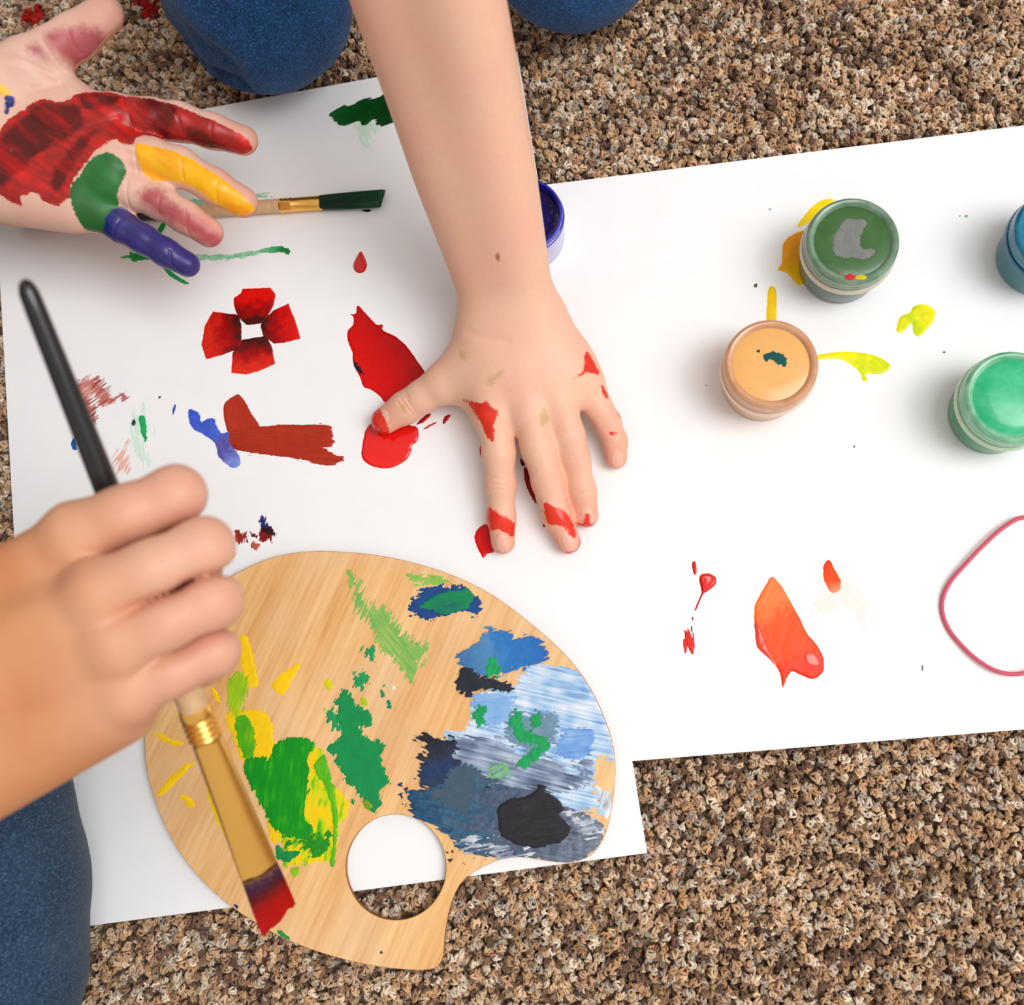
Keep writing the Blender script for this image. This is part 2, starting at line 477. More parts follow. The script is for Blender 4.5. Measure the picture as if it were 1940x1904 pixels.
film('paint_smear', paper1, [C5([(820, 265), (860, 270), (895, 300), (905, 345), (950, 325), (995, 330), (1000, 365), (1040, 420), (1080, 410), (1110, 450), (1110, 510), (1150, 560), (1160, 620), (1120, 648), (1070, 620), (1020, 570), (1000, 490), (930, 430), (870, 400), (830, 350)])],
     grad([(0, (58, 88, 205)), (0.5, (70, 98, 205)), (0.72, (92, 84, 165)), (1, (120, 140, 222))], (360, 780), (450, 885), 0.2, 0.2), zp1 + 0.0002, 0.00015, M_DRY, 0.0003, (0.0004, 0.001), label='blue paint smear beside the brick red stroke', seed=9)
film('paint_smear', paper1, [C5([(500, 310), (530, 300), (540, 340), (545, 440), (540, 480), (515, 420), (500, 350)])], shade((28, 165, 92), 0.3), zp1 + 0.0001, 0.0001, M_DRY, 0.0003, (0.0005, 0.001), label='small green smear', seed=3)
film('paint_smear', paper1, [C5([(455, 300), (540, 200), (600, 380), (560, 480), (560, 640), (480, 560), (450, 420)])], shade((216, 240, 226), 0.04), zp1, 0.00006, M_DRY, 0.0003, (0.0006, 0.001), dry=(100, 0.006, 0.0008, -0.10, 0.014), label='faint mint green smear', seed=31)
film('paint_smear', paper1, [C5([(60, 120), (140, 70), (190, 50), (240, 80), (300, 140), (330, 200), (250, 210), (200, 165), (180, 200), (205, 290), (215, 360), (170, 320), (100, 230)])], streaks([(120, 40, 44), (176, 84, 76), (226, 168, 158)], 40, 0.0006, 8, 2.2), zp1, 0.0001, M_DRY, 0.00025, (0.0006, 0.001), dry=(35, 0.006, 0.0006, 0.03, 0.010), label='streaky brownish red smear under the brush handle', seed=6)
film('paint_smear', paper1, [C5([(340, 180), (390, 160), (425, 180), (400, 205), (415, 190), (385, 170), (355, 195)])], shade((190, 110, 110), 0.2), zp1, 0.00006, M_DRY, 0.0003, (0.0004, 0.0008), dry=(30, 0.004, 0.0008, 0.0, 0.008), seed=61)
film('paint_smear', paper1, [C5([(350, 560), (400, 510), (435, 470), (420, 560), (440, 660), (340, 660)])], shade((240, 186, 172), 0.12), zp1, 0.00006, M_DRY, 0.00025, (0.0005, 0.001), dry=(60, 0.007, 0.0006, -0.05, 0.012), label='faint pink smear', seed=12)
film('paint_smear', paper1, [C5([(50, 480), (75, 450), (90, 520), (60, 525)])], shade((30, 90, 160), 0.15), zp1, 0.00006, M_DRY, 0.0003, (0.0003, 0.001), seed=13)
film('paint_fleck', paper1, [C5([(715, 290), (725, 240), (738, 225), (735, 260), (722, 298)])], shade((60, 80, 170)), zp1, 0.0001, M_DRY, 0.0002, (0.0002, 0.0006))
for pts, c in (([(1128, 1070), (1145, 1060), (1182, 1110), (1150, 1142), (1130, 1115)], (150, 38, 26)), ([(1180, 1082), (1195, 1073), (1214, 1130), (1200, 1128)], (150, 40, 30)),
               ([(1228, 1070), (1268, 1097), (1240, 1100)], (110, 36, 40)), ([(1240, 1140), (1280, 1150), (1270, 1180), (1240, 1170)], (190, 90, 80)),
               ([(1283, 1085), (1310, 1050), (1350, 1070), (1372, 1110), (1365, 1138), (1350, 1105), (1330, 1132), (1300, 1120)], (130, 22, 20)),
               ([(1305, 1020), (1350, 1035), (1387, 1080), (1345, 1090), (1310, 1060)], (48, 16, 28)), ([(1297, 975), (1318, 968), (1325, 1005), (1345, 1030), (1305, 1035)], (36, 42, 110)),
               ([(628, 178), (638, 178), (638, 188), (628, 188)], (60, 80, 80)), ([(455, 335), (470, 340), (466, 360), (456, 352)], (20, 70, 50))):
    film('paint_fleck', paper1, [C5(pts)], shade(c, 0.2), zp1 + (0.00015 if c[2] > 100 else 0.00005 if c[0] > 100 else 0.0001), 0.00012, M_WET, 0.0002, (0.0004, 0.0007), dry=(75, 0.003, 0.0006, 0.10, 0.003), seed=pts[0][0])
film('brush_stroke', paper1, [C3([(120, 62), (150, 85), (200, 140), (240, 180), (275, 178), (278, 215), (350, 250), (420, 310), (465, 370), (520, 450), (560, 520), (480, 620), (400, 680), (300, 660), (260, 620), (210, 580), (160, 560), (135, 500), (95, 420), (90, 350), (62, 280), (60, 220), (95, 175), (95, 130), (78, 115), (110, 110)])],
     grad([(0, (226, 8, 4)), (0.45, (206, 2, 2)), (1, (138, 0, 2))], (665, 740), (800, 650), 0.06, 0.06), zp1, 0.0004, M_WET, 0.0004, (0.0002, 0.001), label='thick red feather shaped stroke beside the thumb', ridge=(-50, 0.0008, 0.0001))
film('paint_fleck', paper1, [C3([(95, 400), (120, 420), (170, 480), (140, 480), (110, 450)])], shade((40, 20, 40)), zp1 + 0.0006, 0.0001, M_WET, 0.0003, (0.0006, 0.001))
film('paint_puddle', paper1, [C3([(160, 860), (170, 820), (210, 780), (300, 770), (470, 800), (492, 845), (485, 890), (455, 920), (440, 980), (380, 1035), (300, 1058), (220, 1050), (160, 1010), (145, 960)])],
     grad([(0, (238, 20, 4)), (0.6, (232, 10, 4)), (1, (190, 2, 2))], (735, 880), (735, 800), 0.04, 0.08), zp1, 0.0007, M_GLOSS, 0.0004, (0.0003, 0.002), label='wet red paint puddle under the thumb tip', seed=2)
for pts, c in (([(640, 770), (660, 740), (690, 732), (670, 770), (645, 790)], DRED), ([(515, 820), (550, 800), (600, 772), (595, 785), (540, 815)], (190, 60, 60)), ([(480, 790), (520, 745), (565, 722), (560, 745), (520, 780)], DRED),
               ([(1140, 1060), (1160, 1065), (1195, 1180), (1220, 1280), (1190, 1240), (1150, 1150)], (140, 0, 8)), ([(1120, 1000), (1140, 1020), (1140, 1045), (1122, 1030)], (90, 10, 20)),
               ([(870, 960), (885, 900), (960, 860), (990, 960), (960, 1030), (905, 1030)], DRED), ([(836, 1490), (860, 1430), (915, 1400), (990, 1440), (960, 1560), (915, 1580), (890, 1605), (865, 1565)], (214, 8, 6)),
               ([(1368, 1080), (1400, 1110), (1425, 1195), (1400, 1205), (1380, 1140)], (140, 0, 8)), ([(1405, 1260), (1450, 1300), (1480, 1390), (1430, 1340)], DRED), ([(1258, 1400), (1270, 1400), (1268, 1420), (1258, 1418)], (120, 40, 50))):
    film('paint_fleck', paper1, [C3(pts)], shade(c, 0.1), zp1, 0.0002, M_WET, 0.00025, (0.0003, 0.0008), seed=pts[0][0])
film('paint_drop', paper1, [CG([(1632, 550), (1670, 620), (1678, 660), (1660, 705), (1620, 718), (1585, 700), (1573, 655), (1595, 600)])], shade((206, 4, 8), 0.03), zp1, 0.0013, M_GLOSS, 0.00025, (0.0, 0.001), label='shiny red teardrop of paint')
film('brush_stroke', paper1, [CG([(300, 590), (500, 580), (700, 570), (900, 530), (1030, 515), (1088, 545), (1078, 575), (1030, 555), (900, 560), (760, 590), (600, 610), (320, 615)])],
     grad([(0, (160, 218, 186)), (0.65, (140, 206, 168)), (0.86, (60, 165, 100)), (1, (10, 120, 50))], (355, 488), (545, 475), 0.25, 0.12), zp1, 0.0001, M_DRY, 0.00025, (0.0004, 0.0008), dry=(8, 0.003, 0.0007, 0.10, 0.0022), label='thin dry green brush line', seed=21)
film('brush_stroke', paper1, [CG([(100, 655), (140, 670), (230, 740), (315, 795), (270, 797), (170, 740)])], shade((24, 160, 78), 0.2), zp1, 0.0001, M_DRY, 0.00025, (0.0003, 0.0008), label='short green brush line by the little finger', seed=22)
film('brush_stroke', paper1, [CG([(320, 165), (500, 160), (640, 150), (910, 118), (900, 135), (640, 175), (560, 195), (420, 215)])], shade((150, 216, 176), 0.15), zp1, 0.00008, M_DRY, 0.00025, (0.0004, 0.0008), dry=(8, 0.004, 0.0009, 0.08, 0.006), seed=23)
film('brush_stroke', paper1, [CG([(75, 395), (105, 335), (140, 345), (100, 412)])], shade((24, 150, 70), 0.2), zp1, 0.0001, M_DRY, 0.00025, (0.0002, 0.0008), seed=24)
film('brush_stroke', paper1, [C1([(595, 1245), (650, 1222), (720, 1235), (720, 1255), (640, 1255)])], shade((30, 160, 80), 0.3), zp1, 0.0001, M_DRY, 0.00025, (0.0004, 0.0008), dry=(5, 0.004, 0.0008, 0.15, 0.005), seed=25)
film('brush_stroke', paper1, [C1([(1605, 545), (1640, 522), (1700, 520), (1770, 490), (1850, 470), (1960, 440), (1980, 560), (1840, 600), (1810, 560), (1760, 600), (1740, 575), (1690, 590), (1660, 600), (1620, 570)])],
     grad([(0, (24, 96, 40)), (0.4, (8, 78, 22)), (1, (4, 60, 14))], (630, 200), (730, 210), 0.2, 0.1), zp1 + 0.0001, 0.0003, M_WET, 0.0003, (0.0004, 0.001), dry=(20, 0.008, 0.0012, 0.25, 0.004), label='dark green brush stroke half hidden by the forearm', seed=26)
film('paint_smear', paper1, [C1([(1690, 600), (1820, 590), (1800, 640), (1770, 705), (1730, 660)])], shade((214, 240, 222), 0.04), zp1, 0.00006, M_DRY, 0.0003, (0.0004, 0.001), dry=(-60, 0.006, 0.001, -0.05, 0.012), seed=27)
film('paint_fleck', paper1, [[(684, 397), (702, 398), (699, 401), (686, 400)]], shade((14, 40, 22)), zp1, 0.0001, M_WET, 0.0002, (0.0004, 0.0006))
film('paint_fleck', paper1, [[(438, 1042), (447, 1046), (444, 1056), (436, 1056)]], shade((248, 190, 60)), zp1, 0.0001, M_WET, 0.0002, (0.0004, 0.0006))

YEL = (250, 216, 4)
film('brush_stroke', paper2, [C8([(750, 305), (790, 240), (850, 180), (895, 160), (940, 165), (900, 230), (800, 290)])], shade(YEL, 0.05), zp2, 0.0002, M_WET, 0.0003, (0.0002, 0.001), label='narrow yellow stroke behind the dark green jar')
film('brush_stroke', paper2, [C8([(650, 530), (670, 490), (675, 400), (720, 350), (820, 325), (870, 420), (830, 560), (760, 610), (700, 550)])], grad([(0, (244, 160, 4)), (1, (252, 206, 4))], (1490, 480), (1515, 530), 0.1, 0.3), zp2, 0.0003, M_WET, 0.0003, (0.0002, 0.001), label='thick orange yellow stroke beside the dark green jar')
film('brush_stroke', paper2, [C8([(588, 860), (595, 650), (615, 615), (640, 650), (634, 860)])], shade((240, 200, 10), 0.08), zp2, 0.0002, M_WET, 0.0003, (0.0002, 0.001), label='thin yellow stroke running under the tan jar')
film('brush_stroke', paper2, [C8([(838, 985), (950, 962), (1090, 965), (1200, 1000), (1240, 1040), (1190, 1075), (1110, 1078), (1120, 1110), (1095, 1112), (1080, 1070), (1020, 1020), (950, 995), (840, 1003)])],
     grad([(0, (236, 226, 0)), (0.4, (250, 240, 0)), (0.75, (206, 222, 0)), (1, (220, 230, 0))], (1550, 675), (1685, 695), 0.08, 0.35), zp2, 0.0002, M_WET, 0.0003, (0.0002, 0.001), label='lime yellow leaf shaped stroke right beside the tan jar', seed=3)
film('brush_stroke', paper2, [C8([(1270, 850), (1290, 780), (1340, 755), (1360, 720), (1420, 712), (1470, 745), (1455, 810), (1390, 880), (1355, 850), (1350, 810), (1300, 860)])],
     grad([(0, (250, 226, 0)), (0.45, (190, 214, 0)), (1, (246, 232, 0))], (1700, 640), (1770, 590), 0.08, 0.4), zp2, 0.0003, M_WET, 0.0003, (0.0003, 0.0015), label='forked lime yellow dab between the jars', seed=5)
for (u, v, r, c) in ((530, 612, 9, (70, 84, 40)), (606, 212, 6, (160, 180, 190)), (1636, 248, 7, (120, 160, 178)), (1603, 247, 4, (120, 150, 170)), (1520, 962, 5, (80, 80, 86)), (1048, 1458, 5, (120, 90, 110)), (270, 1136, 3, (140, 120, 120))):
    film('paint_fleck', paper2, [C8([(u - r, v - r * .4), (u + r, v - r), (u + r * .7, v + r), (u - r * .6, v + r)])], shade(c), zp2, 0.00008, M_DRY, 0.0002, (0.0001, 0.0005))
film('paint_fleck', paper2, [C9([(1402, 890), (1410, 890), (1409, 915), (1403, 915)])], shade((110, 104, 120)), zp2, 0.00008, M_DRY, 0.0002, (0.0001, 0.0005))
film('paint_fleck', paper2, [C9([(198, 350), (215, 345), (222, 400), (210, 412), (200, 390)])], shade((206, 30, 16)), zp2, 0.0003, M_WET, 0.00025, (0.0001, 0.001))
film('paint_drop', paper2, [C9([(238, 420), (280, 405), (320, 425), (322, 460), (290, 490), (262, 508), (252, 515), (240, 470)])], shade((220, 24, 10), 0.06), zp2, 0.0009, M_GLOSS, 0.00025, (0.0001, 0.001), label='shiny red drop with a thin tail')
film('paint_drop', paper2, [C9([(250, 500), (260, 502), (217, 602), (209, 598)])], shade((180, 40, 40)), zp2, 0.0001, M_WET, 0.00012, (0.00005, 0.0006), smooth=False)
film('paint_fleck', paper2, [C9([(196, 635), (205, 635), (203, 654), (197, 654)]), C9([(191, 684), (198, 682), (199, 712), (191, 712)])], shade((150, 40, 50)), zp2, 0.0001, M_WET, 0.00015, (0.0001, 0.0006), smooth=False)
film('paint_smear', paper2, [C9([(153, 720), (175, 700), (200, 740), (196, 825), (180, 800), (160, 810)])], shade((216, 34, 20), 0.2), zp2, 0.0002, M_WET, 0.0002, (0.0004, 0.0008), dry=(100, 0.004, 0.0006, 0.02, 0.005), label='small ragged red dab', seed=8)
film('brush_stroke', paper2, [C9([(612, 425), (660, 465), (700, 530), (760, 640), (800, 720), (850, 780), (885, 850), (885, 920), (830, 960), (760, 935), (720, 920), (690, 965), (672, 1005), (658, 930), (620, 870), (545, 800), (530, 740), (525, 650), (525, 580), (560, 510)])],
     grad([(0, (240, 128, 70)), (0.22, (250, 122, 52)), (0.38, (252, 84, 4)), (0.7, (250, 72, 4)), (0.92, (240, 48, 16)), (1, (240, 54, 20))], (1462, 1095), (1545, 1285), 0.05, 0.1), zp2, 0.0004, M_WET, 0.0003, (0.0002, 0.001), label='bright orange feather shaped stroke', ridge=(-66, 0.0012, 0.00006))
film('paint_drop', paper2, [C9([(785, 850), (800, 815), (840, 820), (870, 870), (850, 900), (800, 885)])], shade((240, 72, 52), 0.05), zp2 + 0.0004, 0.0005, M_GLOSS, 0.0003, (0.0002, 0.001))
film('brush_stroke', paper2, [C9([(530, 650), (560, 700), (600, 800), (640, 890), (600, 850), (545, 795), (534, 740)])], shade((232, 62, 40), 0.06), zp2 + 0.0003, 0.0004, M_GLOSS, 0.0003, (0.0001, 0.001))
film('paint_smear', paper2, [C9([(840, 600), (870, 490), (960, 400), (1020, 450), (1080, 530), (1115, 690), (1060, 590), (960, 580), (870, 610)])], shade((250, 234, 227), 0.02), zp2, 0.00005, M_DRY, 0.00022, (0.0006, 0.0012), dry=(-55, 0.009, 0.0005, 0.0, 0.014), label='faint pink smear', seed=10)
film('brush_stroke', paper2, [C9([(885, 390), (900, 350), (918, 338), (945, 380), (975, 450), (965, 500), (930, 505), (895, 455)])], grad([(0, (238, 60, 14)), (0.6, (242, 82, 26)), (1, (248, 160, 120))], (1568, 1065), (1585, 1125), 0.08, 0.1), zp2 + 0.0001, 0.0002, M_DRY, 0.00025, (0.0004, 0.001), label='small orange dab fading into a pink smear', seed=14)

# ------------------------------------------------------------------ palette
ZPB = Z1 + 0.0004; PT = 0.0036; ZPT = ZPB + PT
outer = [(600, 1044), (520, 1055), (450, 1085), (395, 1122), (350, 1170), (310, 1240), (285, 1320), (274, 1400), (278, 1460), (295, 1522), (325, 1590), (370, 1655), (430, 1712), (500, 1758),
         (560, 1788), (640, 1815), (720, 1832), (785, 1838), (812, 1837), (829, 1831), (840, 1810), (843, 1770), (856, 1708), (882, 1664), (935, 1633), (984, 1624), (1030, 1630), (1076, 1635), (1110, 1626),
         (1130, 1610), (1148, 1578), (1160, 1525), (1166, 1461), (1160, 1404), (1138, 1342), (1107, 1285), (1063, 1232), (997, 1174), (931, 1126), (865, 1093), (798, 1070), (710, 1051)]
hole = [(750 + 95 * math.cos(a), 1643 + 100 * math.sin(a)) for a in np.linspace(0, 2 * math.pi, 40, endpoint=False)]
t = NT('birch_plywood')
tc = t.n('ShaderNodeTexCoord').outputs['Object']
g1 = t.noise(1.0, 4, 0.6, tc, stretch=(420, 22, 40), rot=(0, 0, math.radians(24)))
g2 = t.noise(1.0, 3, 0.5, tc, stretch=(90, 7, 20), rot=(0, 0, math.radians(24)))
g3 = t.noise(22, 2, 0.5, tc)
c1 = t.ramp(g1, [(0.28, rgba((200, 136, 72))), (0.5, rgba((236, 182, 114))), (0.72, rgba((246, 206, 146)))])
c2 = t.ramp(g2, [(0.3, rgba((220, 158, 88))), (0.7, rgba((248, 208, 150)))])
cw = t.mix(0.5, c1, c2)
cw = t.mix(t.maprange(g3, 0.45, 0.75), cw, t.mix(0.4, cw, rgba((222, 190, 160))))
t.l(cw, t.b.inputs['Base Color']); t.set(Roughness=0.5)
t.bump(g1, 0.15, 0.0003)
cu = bpy.data.curves.new('palette', 'CURVE'); cu.dimensions = '2D'; cu.fill_mode = 'BOTH'
for pts in (outer, hole):
    q = smooth_poly([P(u, v, ZPT)[:2] for u, v in pts], 3)
    sp = cu.splines.new('POLY'); sp.points.add(len(q) - 1)
    for p_, (x, y) in zip(sp.points, q): p_.co = (x, y, 0, 1)
    sp.use_cyclic_u = True
cu.extrude = PT / 2 - 0.0004; cu.bevel_depth = 0.0004; cu.bevel_resolution = 2; cu.offset = -0.0004
tmp = bpy.data.objects.new('tmp', cu); COL.objects.link(tmp)
dg = bpy.context.evaluated_depsgraph_get()
me = bpy.data.meshes.new_from_object(tmp.evaluated_get(dg)); bpy.data.objects.remove(tmp)
me.name = 'palette'; me.materials.clear()
pal = link('artist_palette', me, t.m)
for v in me.vertices: v.co.z += ZPB + PT / 2
me.materials.append(flat('burnt_edge', (150, 98, 52), 0.6))
for p_ in me.polygons:
    p_.use_smooth = False
    if abs(p_.normal.z) < 0.8: p_.material_index = 1
tag(pal, 'kidney shaped wooden painter palette with thumb hole, daubed with green and blue paint', 'palette')

zq = ZPT
PCLIP = [smooth_poly([P(u, v, ZPT)[:2] for u, v in pts], 2) for pts in (outer, hole)]
def pf(name, polys, col, lay=0, **kw):
    kw.setdefault('rough', 1.7); kw['clip'] = PCLIP
    return film(name, pal, polys, col, zq + lay * 0.00013, **kw)
D2 = dict(mat=M_DRY, s=0.0003)
# blue and grey side
pf('paint_patch', [CQ([(480, 560), (620, 510), (750, 480), (860, 350), (1000, 340), (1150, 355), (1280, 400), (1330, 440), (1415, 570), (1475, 720), (1518, 930), (1525, 1040), (1430, 1005), (1385, 1080), (1350, 1150), (1365, 1230), (1400, 1330), (1440, 1440), (1340, 1400), (1150, 1440), (1000, 1350), (700, 1350), (500, 1280), (350, 1160), (300, 950), (270, 850), (390, 800), (440, 720)])],
   streaks([(92, 142, 200), (140, 180, 220), (176, 204, 232), (206, 220, 236), (226, 234, 240)], -12, 0.0009, 16, 2.0), 0, label='pale sky blue brushed paint', thick=0.0002, edge=(0.0008, 0.002), dry=(-12, 0.012, 0.0009, 0.10, 0.007), ridge=(-12, 0.0006, 0.00012), seed=41, **D2)
pf('paint_patch', [CQ([(1380, 1225), (1440, 1250), (1500, 1320), (1495, 1430), (1450, 1460), (1420, 1380), (1395, 1310)])], streaks([(130, 140, 156), (220, 224, 230), (240, 240, 242)], 70, 0.0008, 8, 2), 0, seed=43, edge=(0.0006, 0.001), **D2)
pf('paint_patch', [CQ([(300, 900), (420, 850), (600, 900), (760, 960), (900, 1040), (1100, 1080), (1250, 1100), (1330, 1030), (1330, 1120), (1290, 1180), (1100, 1250), (700, 1300), (480, 1250), (340, 1100)])],
   streaks([(70, 82, 104), (106, 120, 146), (146, 162, 188), (190, 200, 214)], -14, 0.0009, 14, 2.0), 1, label='grey blue brushed paint', edge=(0.0014, 0.002), dry=(-14, 0.012, 0.0008, 0.14, 0.012), seed=44, **D2)
pf('paint_patch', [CQ([(0, 1290), (130, 1240), (200, 1190), (330, 1060), (480, 1090), (700, 1230), (1000, 1250), (1150, 1400), (1330, 1450), (1440, 1560), (1400, 1680), (1300, 1785), (1140, 1810), (940, 1775), (770, 1750), (600, 1760), (470, 1735), (350, 1700), (340, 1650), (230, 1560), (150, 1520), (20, 1440)])],
   grad([(0, (34, 74, 112)), (0.2, (48, 92, 118)), (0.42, (72, 88, 112)), (0.7, (84, 94, 114)), (1.0, (116, 126, 144))], (790, 1540), (1130, 1590), 0.4, 0.2, -10), 2, label='slate blue grey paint covering the tail of the palette', edge=(0.0006, 0.0015), dry=(-10, 0.01, 0.0009, 0.06, 0.006), ridge=(-10, 0.0007, 0.00012), seed=45, **D2)
pf('paint_patch', [CQ([(360, 1600), (600, 1650), (760, 1690), (900, 1700), (800, 1760), (600, 1750), (470, 1730), (370, 1690)]), CQ([(1180, 1440), (1330, 1460), (1420, 1560), (1330, 1620), (1230, 1560)])],
   streaks([(96, 104, 124), (170, 178, 190), (226, 228, 232)], 10, 0.0008, 8, 2), 3, edge=(0.001, 0.0015), dry=(12, 0.006, 0.001, 0.02, 0.012), seed=46, **D2)
pf('paint_patch', [CQ([(330, 1070), (480, 1090), (490, 1160), (440, 1330), (380, 1430), (180, 1330), (160, 1260), (250, 1160)])], shade((66, 88, 104), 0.15), 3, label='teal grey translucent paint', dry=(55, 0.006, 0.0008, 0.06, 0.006), edge=(0.0005, 0.001), seed=47, **D2)
pf('paint_patch', [CQ([(30, 880), (70, 840), (130, 860), (180, 890), (220, 865), (300, 880), (325, 950), (310, 1020), (350, 1060), (270, 1130), (200, 1220), (60, 1245), (50, 1190), (80, 1120), (80, 1050), (60, 1000), (120, 970), (90, 920)])],
   grad([(0, (34, 34, 44)), (0.4, (40, 48, 70)), (0.6, (34, 56, 96)), (1, (46, 58, 82))], (820, 1400), (830, 1490), 0.25, 0.25), 4, label='dark navy paint', edge=(0.0008, 0.0012), dry=(-20, 0.006, 0.0009, 0.06, 0.006), seed=48, **D2)
pf('paint_patch', [CQ([(355, 230), (470, 180), (580, 60), (720, 80), (790, 120), (930, 110), (990, 200), (1020, 260), (920, 310), (800, 345), (700, 375), (600, 395), (480, 380), (400, 345), (370, 290)])],
   grad([(0, (62, 112, 164)), (0.35, (80, 136, 188)), (0.5, (44, 120, 188)), (1, (40, 104, 178))], (875, 1260), (1035, 1225), 0.12, 0.1), 3, label='cornflower blue paint', edge=(0.0008, 0.001), dry=(20, 0.006, 0.0007, 0.08, 0.005), seed=49, **D2)
pf('paint_patch', [CQ([(345, 420), (380, 360), (480, 365), (560, 420), (700, 450), (760, 490), (720, 520), (560, 495), (480, 510), (430, 535), (380, 500)])], shade((38, 42, 54), 0.3), 4, label='black paint below the cornflower blue', edge=(0.001, 0.001), dry=(25, 0.004, 0.0009, 0.06, 0.006), seed=50, **D2)
pf('paint_patch', [CQ([(1110, 900), (1180, 820), (1320, 820), (1360, 880), (1290, 970), (1150, 1010)])], streaks([(80, 134, 210), (120, 164, 222), (160, 194, 230)], 5, 0.0007, 10, 1.6), 2, edge=(0.001, 0.001), dry=(4, 0.008, 0.0008, 0.22, 0.007), seed=51, **D2)
pf('paint_patch', [CQ([(480, 580), (640, 530), (760, 580), (740, 680), (640, 760), (540, 760), (470, 700)])], streaks([(112, 164, 220), (150, 190, 228)], 5, 0.0008, 10, 1.6), 1, edge=(0.001, 0.001), dry=(4, 0.008, 0.0009, 0.2, 0.007), seed=52, **D2)
pf('paint_patch', [CQ([(720, 780), (790, 690), (850, 720), (960, 700), (1060, 740), (1085, 830), (1020, 930), (1010, 970), (920, 1000), (870, 940), (800, 910), (740, 850)])], shade((112, 142, 164), 0.15), 2, label='grey blue dab', dry=(-15, 0.004, 0.0009, 0.22, 0.008), edge=(0.001, 0.0012), seed=53, **D2)
pf('paint_patch', [CQ([(735, 740), (790, 680), (820, 740), (830, 800), (900, 840), (1010, 900), (1000, 950), (930, 1005), (890, 975), (960, 930), (880, 880), (800, 880), (770, 800)]), CQ([(915, 730), (950, 690), (940, 760)]), CQ([(810, 1060), (850, 1010), (890, 1030), (840, 1085)]),
                   CQ([(480, 700), (495, 650), (535, 655), (520, 690), (505, 700), (535, 740), (500, 745)]), CQ([(567, 340), (590, 270), (630, 330), (622, 385), (575, 375)])],
   shade((26, 158, 88), 0.25), 5, label='emerald green flecks', edge=(0.0008, 0.0009), dry=(50, 0.003, 0.001, 0.22, 0.005), seed=54, mat=M_DRY, s=0.0003)
pf('paint_patch', [CQ([(580, 1120), (640, 1070), (725, 1060), (725, 1140), (600, 1195)])], shade((116, 176, 130), 0.2), 3, edge=(0.001, 0.001), dry=(30, 0.003, 0.0009, -0.02, 0.012), seed=55, **D2)
pf('paint_patch', [CQ([(650, 1400), (700, 1340), (820, 1310), (900, 1280), (940, 1240), (950, 1205), (1020, 1230), (1000, 1270), (1060, 1300), (1120, 1350), (1140, 1400), (1110, 1440), (1180, 1510), (1185, 1580), (1130, 1640), (1000, 1680), (850, 1685), (740, 1640), (660, 1560)])],
   streaks([(26, 24, 30), (38, 36, 42), (44, 42, 48), (66, 66, 74)], 15, 0.0009, 7, 1.3), 5, label='thick black paint blob', thick=0.0005, edge=(0.0004, 0.0012), seed=56, **D2)
pf('paint_patch', [CQ([(530, 1240), (560, 1215), (600, 1245), (560, 1255)])], shade((40, 40, 52), 0.2), 4, seed=57, **D2)
for pts in ([(250, 1720), (280, 1725), (270, 1735)], [(300, 1710), (320, 1720), (305, 1735)], [(385, 1800), (425, 1820), (400, 1820)], [(270, 1780), (310, 1775), (290, 1795)], [(250, 1750), (270, 1745), (265, 1760)]):
    pf('paint_fleck', [CQ(pts)], shade((44, 42, 50), 0.2), 1, s=0.0002, edge=(0.0003, 0.0005), smooth=False)
for pts in ([(350, 1058), (366, 1050), (372, 1075)], [(372, 1075), (392, 1070), (386, 1095)], [(352, 1100), (370, 1090), (366, 1115)], [(372, 1140), (392, 1136), (384, 1152)]):
    pf('paint_fleck', [C7(pts)], shade((42, 50, 100), 0.2), 1, s=0.0002, edge=(0.0004, 0.0005), smooth=False)
# dry green and blue at the top
pf('paint_patch', [C7([(402, 300), (430, 250), (500, 210), (620, 210), (670, 240), (705, 285), (690, 325), (650, 310), (560, 325), (480, 350), (425, 330)])], shade((24, 70, 128), 0.3), 0, label='dark blue paint under emerald green', edge=(0.001, 0.001), dry=(10, 0.005, 0.0009, 0.10, 0.005), seed=58, **D2)
pf('paint_patch', [C7([(450, 285), (540, 230), (640, 218), (672, 260), (640, 302), (560, 322), (500, 312)])], streaks([(20, 104, 100), (14, 130, 78), (20, 140, 84)], 10, 0.0008, 8), 2, label='emerald green paint over dark blue', edge=(0.0006, 0.001), seed=59, **D2)
pf('paint_patch', [C7([(140, 150), (170, 180), (200, 270), (270, 290), (330, 340), (390, 420), (470, 470), (440, 540), (410, 620), (340, 540), (270, 460), (210, 360), (165, 260)])], streaks([(168, 196, 104), (128, 180, 84), (96, 176, 96)], -50, 0.0008, 8, 1.6), 0, label='dry streaky light green smear', thick=0.00008, edge=(0.001, 0.001), dry=(66, 0.008, 0.0007, 0.0, 0.010), seed=60, mat=M_DRY, s=0.0003)
pf('paint_patch', [C7([(385, 170), (440, 160), (560, 180), (480, 200)])], shade((140, 190, 80), 0.2), 0, thick=0.00008, edge=(0.001, 0.001), dry=(0, 0.005, 0.0008, 0.0, 0.008), seed=62, mat=M_DRY, s=0.0003)
pf('paint_patch', [C7([(630, 170), (700, 190), (745, 226), (690, 212)])], shade((70, 156, 70), 0.2), 0, edge=(0.0005, 0.001), seed=63, **D2)
pf('paint_patch', [C7([(90, 700), (120, 652), (160, 700), (210, 740), (238, 785), (222, 810), (205, 790), (190, 835), (240, 870), (285, 890), (270, 940), (305, 1050), (262, 1075), (272, 1120), (258, 1170), (225, 1140), (160, 1080), (110, 1010), (80, 940), (52, 900), (110, 855), (88, 770)])], shade((14, 140, 74), 0.12), 0, label='solid emerald green splash in the middle of the palette', edge=(0.0008, 0.0012), dry=(62, 0.004, 0.0008, 0.06, 0.004), seed=64, **D2)
